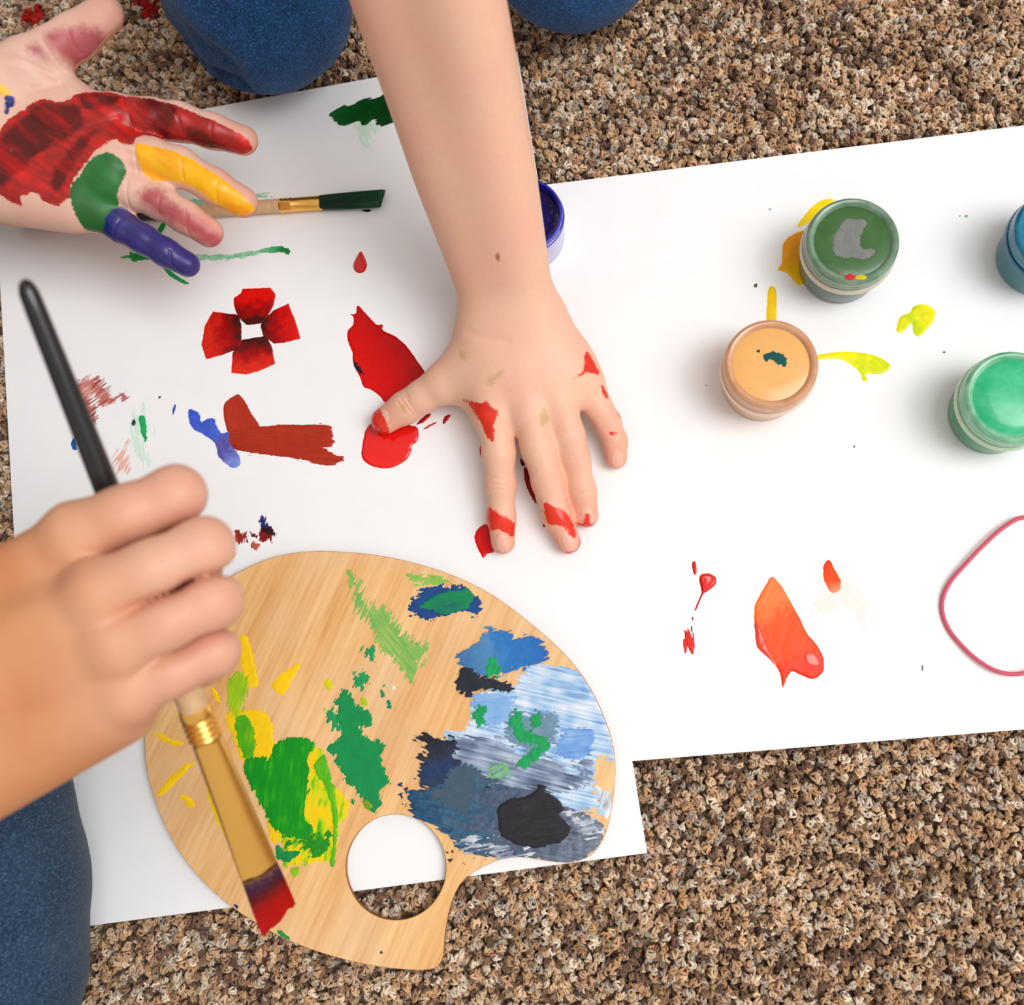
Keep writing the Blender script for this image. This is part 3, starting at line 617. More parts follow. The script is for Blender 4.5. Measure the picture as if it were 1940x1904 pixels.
pf('paint_patch', [C7([(42, 755), (70, 738), (112, 822), (92, 826), (58, 795)]), C7([(160, 590), (215, 585), (210, 625), (175, 640)]), C7([(205, 475), (235, 470), (250, 540)])], shade((30, 150, 88), 0.2), 0, edge=(0.0008, 0.0008), dry=(60, 0.003, 0.0008, 0.02, 0.008), seed=65, mat=M_DRY, s=0.00028)
for (x, y, r, c) in ((280, 664, 12, (20, 146, 84)), (311, 712, 11, (16, 138, 80)), (155, 1132, 12, (26, 140, 60)), (290, 632, 6, (60, 170, 110)), (215, 1138, 22, (120, 160, 20)), (205, 700, 16, (170, 196, 20)), (48, 622, 22, (216, 206, 10)), (276, 1777, 5, (70, 60, 50)), (330, 640, 5, (240, 236, 220))):
    pf('paint_fleck', [C7([(x - r * .6, y - r), (x + r * .5, y - r * .8), (x + r * .7, y + r), (x - r * .5, y + r * .8)])], shade(c, 0.15), 0, s=0.0003, edge=(0.0005, 0.0008), seed=x)
# yellow and light green side
YP = (250, 204, 6)
for k, pts in enumerate(([(440, 420), (480, 440), (510, 560), (518, 640), (470, 620), (450, 560)], [(578, 640), (610, 590), (695, 540), (660, 610), (625, 668)], [(318, 650), (335, 650), (362, 700), (345, 702)],
                         [(178, 760), (200, 748), (238, 790), (215, 797)], [(76, 838), (110, 842), (195, 882), (140, 882)], [(88, 1102), (120, 1050), (180, 990), (248, 962), (190, 1022), (130, 1082)],
                         [(188, 1108), (215, 1110), (245, 1140), (225, 1162)], [(298, 1070), (320, 1056), (345, 1110), (380, 1200), (425, 1305), (390, 1292), (330, 1200)], [(210, 810), (235, 830), (262, 880), (240, 870)],
                         [(380, 760), (420, 740), (500, 738), (560, 760), (582, 830), (582, 940), (520, 955), (450, 955), (420, 880)])):
    pf('paint_patch', [C6(pts)], shade(YP, 0.08), 0, label='bright yellow paint dab', edge=(0.0005, 0.001), seed=70 + k, **D2)
pf('paint_patch', [C6([(405, 625), (440, 585), (465, 640), (440, 720), (425, 760), (405, 700)])], streaks([(180, 206, 20), (130, 190, 24)], 80, 0.0008, 8), 1, edge=(0.0008, 0.001), dry=(75, 0.005, 0.0009, 0.3, 0.006), seed=81, **D2)
pf('paint_patch', [C6([(412, 800), (440, 755), (480, 775), (512, 850), (505, 930), (470, 955), (430, 890)])], streaks([(150, 196, 14), (84, 176, 16), (60, 160, 20)], 80, 0.0008, 8), 1, label='grass green over yellow', edge=(0.0006, 0.001), seed=82, **D2)
pf('paint_patch', [C6([(630, 1330), (560, 1240), (590, 950), (640, 880), (740, 880), (800, 940), (835, 1050), (905, 1130), (898, 1180), (865, 1250), (845, 1370), (760, 1388), (640, 1405)])], streaks([(250, 200, 8), (244, 208, 10), (206, 214, 14), (128, 196, 16), (70, 176, 14)], 80, 0.0016, 6, 2.6), 0, label='mixed yellow and lime green paint', edge=(0.001, 0.0015), seed=83, **D2)
pf('paint_patch', [C6([(470, 980), (520, 955), (590, 950), (602, 900), (650, 868), (740, 890), (700, 960), (725, 1000), (715, 1100), (700, 1190), (745, 1265), (680, 1275), (600, 1230), (560, 1170), (520, 1090)])], streaks([(60, 176, 14), (10, 150, 20), (0, 140, 24), (0, 134, 30)], 85, 0.001, 10, 1.6), 2, label='strong grass green paint in the yellow', edge=(0.0008, 0.0012), dry=(85, 0.01, 0.0009, 0.42, 0.004), seed=84, **D2)
pf('paint_patch', [C6([(800, 930), (822, 990), (852, 1120), (862, 1200), (848, 1392), (828, 1385), (840, 1250), (820, 1100), (760, 990)])], streaks([(110, 190, 20), (50, 170, 16)], 85, 0.0008, 8), 2, edge=(0.0004, 0.001), seed=85, **D2)
pf('paint_patch', [C6([(740, 1270), (800, 1290), (830, 1240), (810, 1330), (760, 1360), (720, 1320)]), C6([(635, 1270), (655, 1262), (655, 1310), (640, 1300)])], shade((34, 140, 24), 0.25), 3, edge=(0.001, 0.0009), dry=(40, 0.003, 0.0009, 0.05, 0.008), seed=86, mat=M_DRY, s=0.0003)
pf('paint_patch', [C6([(600, 1320), (640, 1345), (694, 1345), (682, 1372), (640, 1392), (600, 1370)])], shade((10, 140, 66), 0.2), 3, edge=(0.0005, 0.001), seed=87, **D2)
pf('paint_patch', [C6([(660, 1420), (690, 1418), (685, 1445), (662, 1445)])], shade((130, 190, 20), 0.2), 1, edge=(0.0005, 0.001), seed=88, **D2)
pf('paint_patch', [C6([(488, 1535), (520, 1575), (555, 1655), (515, 1615)]), C6([(598, 1678), (640, 1698), (658, 1722), (618, 1708)])], shade((40, 140, 60), 0.2), 0, edge=(0.0004, 0.001), seed=89, **D2)
pf('paint_fleck', [C6([(415, 1572), (440, 1577), (430, 1598)])], shade((40, 40, 110), 0.2), 0, s=0.0003)

# ------------------------------------------------------------------ jars
def lathe(prof, n=64, ribs=None):
    V = []; Fc = []
    for i, (r, z) in enumerate(prof):
        for j in range(n):
            a = 2 * math.pi * j / n
            rr = r + (0.00018 if ribs and ribs[0] <= i <= ribs[1] and j % 2 else 0)
            V.append((rr * math.cos(a), rr * math.sin(a), z))
    for i in range(len(prof) - 1):
        for j in range(n):
            Fc.append((i * n + j, i * n + (j + 1) % n, (i + 1) * n + (j + 1) % n, (i + 1) * n + j))
    return V, Fc
def lathe_obj(name, prof, mat, parent, n=64, ribs=None):
    V, Fc = lathe(prof, n, ribs)
    me = np_mesh(name, V, Fc); me.set_sharp_from_angle(angle=math.radians(38))
    return link(name, me, mat, parent)
def plastic(name, c, rough=0.25, sss=0.25, var=None):
    t = NT(name)
    if var: t.l(t.ramp(t.noise(140, 4, 0.6), [(0.3, rgba(c)), (0.7, rgba(var))]), t.b.inputs['Base Color'])
    else: t.b.inputs['Base Color'].default_value = rgba(c)
    t.set(Roughness=rough, Subsurface_Weight=sss, Subsurface_Scale=0.004, Coat_Weight=0.3, Coat_Roughness=0.1)
    return t.m
def jar(u, v, label, cat_group, cbody, cband, clid, cdisc, vdisc=None, dome=0.0):
    p = P(u, v, Z2)
    r = empty('paint_jar', (p[0], p[1], Z2))
    tag(r, label, 'jar', cat_group)
    lathe_obj('jar_body', [(0.0005, 0.0), (0.0178, 0.0), (0.0190, 0.0006), (0.0196, 0.002), (0.0200, 0.010), (0.0200, 0.0205), (0.0194, 0.0225), (0.0190, 0.0235), (0.0190, 0.0295), (0.0178, 0.0300), (0.0005, 0.0300)], plastic('jar_plastic', *cbody), r)
    lathe_obj('collar_ring', [(0.0190, 0.0200), (0.0218, 0.0200), (0.0225, 0.0206), (0.0226, 0.0232), (0.0222, 0.0242), (0.0190, 0.0246)], plastic('collar_plastic', *cband), r, 120, (1, 4))
    ld = lathe_obj('lid', [(0.0190, 0.0247), (0.0217, 0.0247), (0.0221, 0.0253), (0.0219, 0.0282), (0.0218, 0.0286), (0.0220, 0.0290), (0.0217, 0.0318), (0.0211, 0.0330), (0.0200, 0.0336), (0.0190, 0.0334), (0.0182, 0.0327), (0.0179, 0.0319), (0.0176, 0.0317)], plastic('lid_plastic', *clid), r)
    lathe_obj('lid_panel', [(0.0179, 0.0317), (0.0172, 0.0318), (0.0164, 0.0320 + dome * 0.3), (0.010, 0.0320 + dome * 0.8), (0.004, 0.0320 + dome), (0.00001, 0.0320 + dome)], plastic('lid_panel', cdisc, 0.3, 0.2, vdisc), ld)
    return r, ld
j1, l1 = jar(1588, 507, 'dark green paint jar with a grey scuffed lid, yellow paint beside it', 'lidded gouache jars on the paper', ((78, 104, 92), 0.25), ((206, 200, 180), 0.35), ((92, 128, 102), 0.2, 0.25, (134, 158, 136)), (44, 92, 28), (62, 106, 52))
j2, l2 = jar(1443, 727, 'tan ochre paint jar with dark green specks on its lid', 'lidded gouache jars on the paper', ((214, 164, 118), 0.25), ((236, 204, 178), 0.3), ((200, 146, 108), 0.25, 0.25, (218, 168, 128)), (238, 178, 100), (232, 172, 96))
j3, l3 = jar(1873, 787, 'emerald green paint jar with a bright domed lid', 'lidded gouache jars on the paper', ((50, 134, 92), 0.25), ((184, 212, 178), 0.3), ((88, 168, 126), 0.2, 0.25, (150, 204, 172)), (0, 176, 116), (70, 196, 140), 0.0016)
j4, l4 = jar(1962, 492, 'teal blue paint jar standing behind the emerald jar', 'lidded gouache jars on the paper', ((30, 112, 124), 0.25), ((0, 100, 130), 0.3), ((0, 96, 132), 0.2, 0.25, (30, 130, 160)), (0, 110, 160), (20, 130, 170))

def dab(name, parent, jarloc, pts, c, z, amp=0.0005, thick=0.00015, sc=0.0008, label=None):
    """paint on a lid: film in jar coordinates"""
    o = film(name, None, [pts], shade(c, 0.15), z, thick, M_DRY, 0.00025, (amp, sc), seed=int(abs(pts[0][0])), label=label)
    o.parent = parent
    o.matrix_parent_inverse = Matrix.Translation(-Vector(jarloc))
    return o
zl = Z2 + 0.0321
dab('paint_scuff', l1, j1.location, C8([(935, 380), (960, 320), (1000, 270), (1050, 260), (1110, 275), (1110, 300), (1090, 330), (1075, 390), (1090, 415), (1150, 420), (1155, 445), (1110, 475), (1040, 465), (990, 470), (945, 440)]), (122, 124, 120), zl, 0.0006, label='grey scuff on the lid')
dab('paint_fleck', l1, j1.location, C8([(1000, 565), (1020, 552), (1050, 560), (1040, 582), (1010, 580)]), (214, 40, 40), Z2 + 0.0337, 0.0003, 0.0004)
dab('paint_fleck', l1, j1.location, C8([(1055, 575), (1080, 555), (1112, 565), (1100, 582)]), (214, 190, 20), Z2 + 0.0337, 0.0003, 0.0004)
dab('paint_fleck', l2, j2.location, C8([(575, 985), (610, 965), (660, 970), (695, 995), (690, 1040), (660, 1030), (630, 1010), (605, 1000), (585, 1005)]), (12, 84, 78), zl, 0.0008, label='dark green fleck on the lid')
dab('paint_fleck', l2, j2.location, C8([(532, 955), (550, 948), (556, 960), (540, 966)]), (40, 64, 60), zl, 0.0004)

# blue jar, open
p = P(1003, 452, Z2)
jb = empty('paint_jar', (p[0], p[1], Z2))
tag(jb, 'open jar of deep blue paint, half under the forearm', 'jar')
lathe_obj('jar_body', [(0.0005, 0), (0.0168, 0), (0.0180, 0.0006), (0.0185, 0.002), (0.0187, 0.012), (0.0187, 0.0225), (0.0182, 0.0235)], plastic('lilac_plastic', (196, 196, 226), 0.3, 0.3), jb)
lathe_obj('neck_ring', [(0.0182, 0.0235), (0.0192, 0.0237), (0.0195, 0.0243), (0.0192, 0.0252), (0.0186, 0.0255), (0.0187, 0.0270), (0.0185, 0.0288), (0.0180, 0.0292), (0.0173, 0.0290), (0.0170, 0.0280), (0.0170, 0.0195)], plastic('blue_plastic', (44, 40, 170), 0.15, 0.1), jb)
tq = NT('blue_ink'); tq.b.inputs['Base Color'].default_value = rgba((10, 4, 92)); tq.set(Roughness=0.06, Coat_Weight=0.5)
tq.bump(tq.noise(120, 2), 0.5, 0.002)
lathe_obj('paint_fill', [(0.0172, 0.0235), (0.0165, 0.0222), (0.014, 0.0215), (0.008, 0.0212), (0.00001, 0.0212)], tq.m, jb)

# ------------------------------------------------------------------ brushes
def tube_path(pts, radii, n=20, sx=None, axis2=None):
    """sweep along a straight axis with per station (half width, half thickness)"""
    V = []; Fc = []
    for p_, (a, b) in zip(pts, radii):
        for j in range(n):
            th = 2 * math.pi * j / n
            V.append(p_ + sx * a * math.cos(th) + axis2 * b * math.sin(th))
    for i in range(len(pts) - 1):
        for j in range(n):
            Fc.append((i * n + j, i * n + (j + 1) % n, (i + 1) * n + (j + 1) % n, (i + 1) * n + j))
    return V, Fc
def sweep(name, A, d, side, up, prof, mat, parent, n=24):
    pts = [A + d * s for s, a, b in prof]
    V, Fc = tube_path(pts, [(a, b) for s, a, b in prof], n, side, up)
    me = np_mesh(name, V, Fc)
    bm = bmesh.new(); bm.from_mesh(me)
    for k in (0, len(prof) - 1):
        bm.verts.ensure_lookup_table()
        try: bm.faces.new([bm.verts[k * n + j] for j in range(n)])
        except ValueError: pass
    bmesh.ops.recalc_face_normals(bm, faces=bm.faces[:])
    bm.to_mesh(me); bm.free()
    for p_ in me.polygons: p_.use_smooth = True
    me.set_sharp_from_angle(angle=math.radians(50))
    return link(name, me, mat, parent)
M_BLACK = flat('black_lacquer', (22, 22, 24), 0.28, Coat_Weight=0.3)
M_WOOD = NT('pale_wood'); M_WOOD.l(M_WOOD.ramp(M_WOOD.noise(300, 3), [(0.3, rgba((206, 164, 118))), (0.7, rgba((224, 188, 146)))]), M_WOOD.b.inputs['Base Color']); M_WOOD.set(Roughness=0.4); M_WOOD = M_WOOD.m
M_GOLD = flat('brass_ferrule', (255, 196, 100), 0.25, Metallic=0.95)
def bristle_mat(name, stops, length, axis):
    t = NT(name)
    g = t.attr('along').outputs['Fac']
    n = t.noise(500, 3, 0.6)
    v = t.math('ADD', g, t.math('MULTIPLY', t.math('SUBTRACT', n, 0.5), 0.5))
    t.l(t.ramp(v, [(p_, rgba(c)) for p_, c in stops]), t.b.inputs['Base Color'])
    t.set(Roughness=0.4); t.b.inputs['Specular IOR Level'].default_value = 0.2; return t
def bristles(name, A, d, side, up, L, w0, w1, th, mat, parent, slant=0.0, seed=0):
    """a tuft of individual flat-laid hairs fused by paint: a ridged wedge with a ragged tip"""
    r = np.random.default_rng(seed); nu, nv = 40, 24; V = []; al = []
    for i in range(nv + 1):
        s = i / nv
        for j in range(nu):
            a = 2 * math.pi * j / nu
            ww = w0 + (w1 - w0) * math.sin(s * math.pi * 0.5)
            tt = th * (1 - 0.75 * s ** 1.5) * (1 + 0.10 * math.sin(j * 7.3 + s * 2))
            cx = math.copysign(abs(math.cos(a)) ** 0.6, math.cos(a)); cy = math.copysign(abs(math.sin(a)) ** 0.8, math.sin(a))
            ext = L * (1 + slant * cx + 0.035 * math.sin(j * 5.1 + 1) ) if i else L
            V.append(A + d * (s * ext) + side * ww * cx + up * tt * cy); al.append(s)
    Fc = [(i * nu + j, i * nu + (j + 1) % nu, (i + 1) * nu + (j + 1) % nu, (i + 1) * nu + j) for i in range(nv) for j in range(nu)]
    base = len(V); V.append(A + d * L * 0.97); al.append(1.0)
    me = np_mesh(name, V, Fc); set_float(me, 'along', al[:len(me.vertices)])
    bm = bmesh.new(); bm.from_mesh(me); bm.verts.ensure_lookup_table()
    try: bm.faces.new([bm.verts[nv * nu + j] for j in range(nu)])
    except ValueError: pass
    bmesh.ops.recalc_face_normals(bm, faces=bm.faces[:]); bm.to_mesh(me); bm.free()
    for p_ in me.polygons: p_.use_smooth = True
    return link(name, me, mat, parent)

# brush held in the fist
TIP = P(528, 1742, 0.105); MID = P(281, 1122, 0.180)
d1 = (MID - TIP); d1 /= np.linalg.norm(d1)
s_end = None
for s in np.arange(0.1, 0.4, 0.0005):      # length that brings the handle end to its place
    q = TIP + d1 * s; c = ROT.T @ (q - np.array([0, 0, CAMH])); vpx = H / 2 - F * c[1] / -c[2]
    if vpx < 531: s_end = s; break
hb = empty('paintbrush', tuple(TIP)); tag(hb, 'flat paintbrush with black handle and red tipped bristles, held in the fist', 'paintbrush')
hb_loc = Matrix.Translation(-Vector(TIP))
up1 = np.array([0.10, -0.30, 1.0]); up1 -= d1 * (up1 @ d1); up1 /= np.linalg.norm(up1)
th_ = math.radians(-28); side1 = np.cross(d1, up1)
side1, up1 = side1 * math.cos(th_) + up1 * math.sin(th_), up1 * math.cos(th_) - side1 * math.sin(th_)
LB = 0.0235; LF = 0.0725
tb = bristle_mat('red_bristles', [(0.0, (110, 74, 50)), (0.14, (58, 28, 56)), (0.34, (84, 18, 16)), (0.6, (160, 8, 2)), (1.0, (178, 6, 0))], LB, d1)
parts = [
    bristles('bristles', TIP + d1 * LB, -d1, side1, up1, LB, 0.0070, 0.0078, 0.0028, tb.m, None, -0.13, 3),
    sweep('ferrule', TIP, d1, side1, up1, [(LB - 0.001, 0.0071, 0.0024), (LB + 0.006, 0.0070, 0.0027), (LB + 0.026, 0.0063, 0.0040), (LB + LF - 0.014, 0.0054, 0.0052), *[(LB + LF - 0.013 + 0.0011 * q, 0.0054 + 0.0006 * (q % 2), 0.0052 + 0.0006 * (q % 2)) for q in range(10)], (LB + LF, 0.0054, 0.0053)], M_GOLD, None, 40),
    sweep('handle_wood', TIP, d1, side1, up1, [(LB + LF - 0.004, 0.0050, 0.0049), (LB + LF + 0.006, 0.0053, 0.0052), (LB + LF + 0.020, 0.0052, 0.0051)], M_WOOD, None),
]
hs = LB + LF + 0.019
parts.append(sweep('handle', TIP, d1, side1, up1, [(hs, 0.0052, 0.0051), (hs + 0.3 * (s_end - hs), 0.0044, 0.0043), (hs + 0.7 * (s_end - hs), 0.0036, 0.0035), (s_end - 0.010, 0.0031, 0.0030), (s_end - 0.004, 0.0029, 0.0028), (s_end - 0.0012, 0.0020, 0.0020), (s_end, 0.0006, 0.0006)], M_BLACK, None))
for o in parts: o.parent = hb; o.matrix_parent_inverse = hb_loc

# brush lying on the paper
A2 = P(722, 376, Z1 + 0.0045); B2 = P(240, 410, Z1 + 0.0035)
d2 = (B2 - A2); L2_ = np.linalg.norm(d2); d2 /= L2_
side2 = np.cross(d2, np.array([0, 0, 1.0])); side2 /= np.linalg.norm(side2); up2 = np.cross(side2, d2)
if up2[2] < 0: up2 = -up2
lb = empty('paintbrush', tuple(A2)); tag(lb, 'small paintbrush with dark green bristles lying on paper under the open palm', 'paintbrush')
inv = Matrix.Translation(-Vector(A2))
kk = np.linalg.norm(P(608, 384, Z1) - P(722, 376, Z1)); kf = np.linalg.norm(P(532, 388, Z1) - P(722, 376, Z1)); kw = np.linalg.norm(P(300, 405, Z1) - P(722, 376, Z1))
tb2 = bristle_mat('green_bristles', [(0.0, (12, 40, 20)), (0.5, (8, 44, 22)), (0.8, (14, 56, 30)), (1.0, (20, 66, 38))], kk, d2)
parts = [
    bristles('bristles', A2 + d2 * kk, -d2, side2, up2, kk, 0.0038, 0.0050, 0.0032, tb2.m, None, 0.05, 5),
    sweep('ferrule', A2, d2, side2, up2, [(kk - 0.001, 0.0040, 0.0028), (kk + 0.006, 0.0039, 0.0033), (kf - 0.007, 0.0037, 0.0036), (kf - 0.006, 0.0041, 0.0040), (kf - 0.0048, 0.0036, 0.0036), (kf - 0.0036, 0.0041, 0.0040), (kf - 0.0024, 0.0036, 0.0036), (kf - 0.0012, 0.0041, 0.0040), (kf, 0.0037, 0.0036)], M_GOLD, None, 32),
    sweep('handle_wood', A2, d2, side2, up2, [(kf - 0.001, 0.0036, 0.0035), (kf + 0.01, 0.0037, 0.0036), (kw, 0.0033, 0.0033)], M_WOOD, None),
    sweep('handle', A2, d2, side2, up2, [(kw - 0.0005, 0.0033, 0.0033), (kw + 0.04, 0.0028, 0.0028), (kw + 0.075, 0.0022, 0.0022), (kw + 0.080, 0.0008, 0.0008)], M_BLACK, None),
]
for o in parts: o.parent = lb; o.matrix_parent_inverse = inv

# ------------------------------------------------------------------ rubber band
loop = [(1940, 980), (1900, 1000), (1862, 1034), (1830, 1068), (1803, 1100), (1789, 1130), (1788, 1160), (1800, 1192), (1825, 1224), (1855, 1252), (1890, 1272), (1925, 1277), (1965, 1268), (2010, 1240), (2040, 1195), (2050, 1140), (2045, 1085), (2025, 1030), (1990, 990)]
q = smooth_poly([np.append(P(u, v, Z2 + 0.003)[:2], 0) for u, v in loop], 8)
cu = bpy.data.curves.new('rubber_band', 'CURVE'); cu.dimensions = '3D'
sp = cu.splines.new('POLY'); sp.points.add(len(q) - 1); sp.use_cyclic_u = True
for k, (p_, (x, y, z)) in enumerate(zip(sp.points, q)):
    a = 2 * math.pi * k / len(q)
    p_.co = (x, y, Z2 + 0.0010 + 0.0012 * (1 + math.sin(2 * a + 0.6)), 1)
cu.bevel_depth = 0.00098; cu.bevel_resolution = 3
tmp = bpy.data.objects.new('tmp', cu); COL.objects.link(tmp)
dg = bpy.context.evaluated_depsgraph_get()
me = bpy.data.meshes.new_from_object(tmp.evaluated_get(dg)); bpy.data.objects.remove(tmp); me.name = 'rubber_band'
for p_ in me.polygons: p_.use_smooth = True
tag(link('rubber_band', me, flat('pink_rubber', (206, 74, 100), 0.5, Subsurface_Weight=0.1)), 'thin pink red rubber band lying in a loop on the paper', 'rubber band')

# ------------------------------------------------------------------ sculpting: distance fields and surface nets
def smin(a, b, k):
    h = np.clip(0.5 + 0.5 * (b - a) / k, 0, 1)
    return b + (a - b) * h - k * h * (1 - h)
class Sculpt:
    def __init__(s, lo, hi, h):
        s.h = h; s.lo = np.array(lo, float)
        s.n = np.ceil((np.array(hi) - s.lo) / h).astype(int) + 1
        s.f = np.full(s.n, 0.03, np.float32)
    def sub(s, lo, hi):
        a = np.clip(np.floor((lo - s.lo) / s.h).astype(int), 0, s.n); b = np.clip(np.ceil((hi - s.lo) / s.h).astype(int) + 1, 0, s.n)
        sl = tuple(slice(i, j) for i, j in zip(a, b))
        g = [((np.arange(i, j) * s.h + o).astype(np.float32)) for i, j, o in zip(a, b, s.lo)]
        return sl, (g[0][:, None, None], g[1][None, :, None], g[2][None, None, :])
    @staticmethod
    def cone(G, p0, r0, p1, r1):
        X, Y, Z = G; d = p1 - p0; L2 = float(d @ d) + 1e-12
        t = np.clip(((X - p0[0]) * d[0] + (Y - p0[1]) * d[1] + (Z - p0[2]) * d[2]) / L2, 0, 1)
        return np.sqrt((X - p0[0] - t * d[0]) ** 2 + (Y - p0[1] - t * d[1]) ** 2 + (Z - p0[2] - t * d[2]) ** 2) - (r0 + (r1 - r0) * t)
    def add(s, joints_pairs, k_in=0.003, k_out=0.003, ell=None):
        """joints_pairs: list of ((p0, r0), (p1, r1)); blended with k_in among themselves, with k_out into the body"""
        P0 = np.concatenate([[a[0] - a[1], b[0] - b[1], a[0] + a[1], b[0] + b[1]] for a, b in joints_pairs])
        m = max(k_in, k_out) + 2 * s.h
        sl, G = s.sub(P0.min(0) - m, P0.max(0) + m)
        if any(q.size == 0 for q in G): return
        g = None
        for a, b in joints_pairs:
            c = s.cone(G, a[0], a[1], b[0], b[1])
            g = c if g is None else smin(g, c, k_in)
        s.f[sl] = smin(s.f[sl], g, k_out)
    def chain(s, js, k_in=0.003, k_out=0.003):
        s.add(list(zip(js[:-1], js[1:])), k_in, k_out)
    def tube(s, rows, k_in, k_out):
        """parallel smooth limbs through the given joints, blended side by side"""
        dense = []
        for r in rows:
            q = np.array([np.append(p_, w) for p_, w in r]); t = np.arange(len(q)); tt = np.linspace(0, len(q) - 1, 6 * len(q))
            sm = np.stack([np.interp(tt, t, q[:, c]) for c in range(4)], 1)
            for _ in range(6): sm[1:-1] = 0.25 * sm[:-2] + 0.5 * sm[1:-1] + 0.25 * sm[2:]
            dense.append(sm)
        a = np.concatenate(dense); m = k_in + k_out + a[:, 3].max() + 2 * s.h
        sl, G = s.sub(a[:, :3].min(0) - m, a[:, :3].max(0) + m)
        g = None
        for sm in dense:
            d = None
            for i in range(len(sm) - 1):
                c = s.cone(G, sm[i, :3], sm[i, 3], sm[i + 1, :3], sm[i + 1, 3]); d = c if d is None else np.minimum(d, c)
            g = d if g is None else smin(g, d, k_in)
        s.f[sl] = smin(s.f[sl], g, k_out)
    def ellipsoid(s, c, r, k=0.01, R=None, cut=False):
        c = np.array(c, float); r = np.array(r, float); m = r.max() + k + 2 * s.h
        sl, (X, Y, Z) = s.sub(c - m, c + m)
        D = np.stack(np.broadcast_arrays(X - c[0], Y - c[1], Z - c[2]), -1)
        if R is not None: D = D @ R
        q = np.sqrt(((D / r) ** 2).sum(-1)); d = (q - 1) * r.min()
        if cut: s.f[sl] = -smin(-s.f[sl], d, k)
        else: s.f[sl] = smin(s.f[sl], d, k)
    def mesh(s):
        f = s.f; n = np.array(f.shape); I = f < 0
        c = np.zeros(n - 1, np.int8)
        for dx in (0, 1):
            for dy in (0, 1):
                for dz in (0, 1): c += I[dx:n[0] - 1 + dx, dy:n[1] - 1 + dy, dz:n[2] - 1 + dz]
        cells = np.argwhere((c > 0) & (c < 8))
        idx = np.full(n - 1, -1, np.int32); idx[tuple(cells.T)] = np.arange(len(cells))
        acc = np.zeros((len(cells), 3)); cnt = np.zeros(len(cells))
        cor = [np.array((a, b, d)) for a in (0, 1) for b in (0, 1) for d in (0, 1)]
        val = {tuple(o): f[tuple((cells + o).T)] for o in cor}
        for o in cor:
            for ax in range(3):
                if o[ax]: continue
                q = o.copy(); q[ax] = 1
                a, b = val[tuple(o)], val[tuple(q)]
                m = (a < 0) != (b < 0); t = np.where(m, a / np.where(a == b, 1, a - b), 0)
                p = np.repeat(o[None].astype(float), len(cells), 0); p[:, ax] += t
                acc[m] += p[m]; cnt[m] += 1
        V = (cells + acc / cnt[:, None]) * s.h + s.lo
        Q = []
        for ax in range(3):
            a = [slice(None)] * 3; b = [slice(None)] * 3; a[ax] = slice(0, -1); b[ax] = slice(1, None)
            ia, ib = I[tuple(a)], I[tuple(b)]
            e = np.argwhere(ia != ib)
            u, w = (ax + 1) % 3, (ax + 2) % 3
            ok = (e[:, u] > 0) & (e[:, w] > 0) & (e[:, u] < n[u] - 1) & (e[:, w] < n[w] - 1)
            e = e[ok]; flip = ia[tuple(e.T)]
            du = np.zeros(3, int); du[u] = 1; dw = np.zeros(3, int); dw[w] = 1
            q = np.stack([idx[tuple((e - du - dw).T)], idx[tuple((e - dw).T)], idx[tuple(e.T)], idx[tuple((e - du).T)]], 1)
            q[~flip] = q[~flip][:, ::-1]
            Q.append(q)
        return V, np.concatenate(Q)
def vnormals(V, Q):
    a = V[Q[:, 2]] - V[Q[:, 0]]; b = V[Q[:, 3]] - V[Q[:, 1]]
    fn = np.cross(a, b); N = np.zeros_like(V)
    for k in range(4):
        for ax in range(3): N[:, ax] += np.bincount(Q[:, k], fn[:, ax], len(V))
    return N / (np.linalg.norm(N, axis=1, keepdims=True) + 1e-12)
def subdivide(V, Q):
    E = np.sort(np.concatenate([Q[:, [k, (k + 1) % 4]] for k in range(4)]), 1)
    key = E[:, 0].astype(np.int64) * len(V) + E[:, 1]
    u, first, inv = np.unique(key, return_index=True, return_inverse=True)
    mid = (V[E[first, 0]] + V[E[first, 1]]) / 2
    n = len(Q); em = [len(V) + inv[k * n:(k + 1) * n] for k in range(4)]
    fc = len(V) + len(mid) + np.arange(n)
    V2 = np.concatenate([V, mid, V[Q].mean(1)])
    Q2 = np.concatenate([np.stack([Q[:, k], em[k], fc, em[k - 1]], 1) for k in range(4)])
    return relax(V2, Q2, 2), Q2
def relax(V, Q, it=2):
    for _ in range(it):
        S = np.zeros_like(V); c = np.zeros(len(V))
        for k in range(4):
            i, j = Q[:, k], Q[:, (k + 1) % 4]
            for ax in range(3):
                S[:, ax] += np.bincount(i, V[j, ax], len(V)) + np.bincount(j, V[i, ax], len(V))
            c += np.bincount(i, minlength=len(V)) + np.bincount(j, minlength=len(V))
        V = V * 0.5 + 0.5 * S / c[:, None]
    return V
def polydist(V, pts):
    d = np.full(len(V), 1e9)
    for a, b in zip(pts[:-1], pts[1:]):
        e = b - a; t = np.clip(((V[:, :2] - a) @ e) / (e @ e), 0, 1)
        d = np.minimum(d, np.linalg.norm(V[:, :2] - a - t[:, None] * e, axis=1))
    return d
def crease(V, N, px, z, depth=0.0006, w=0.0011, facing=0.1):
    """press a skin fold along a line"""
    pts = [P(u, v, z)[:2] for u, v in px]
    d = polydist(V, pts); a = depth * np.exp(-(d / w) ** 2) * (N[:, 2] > facing) * (np.abs(V[:, 2] - z) < 0.03)
    return V - N * a[:, None]
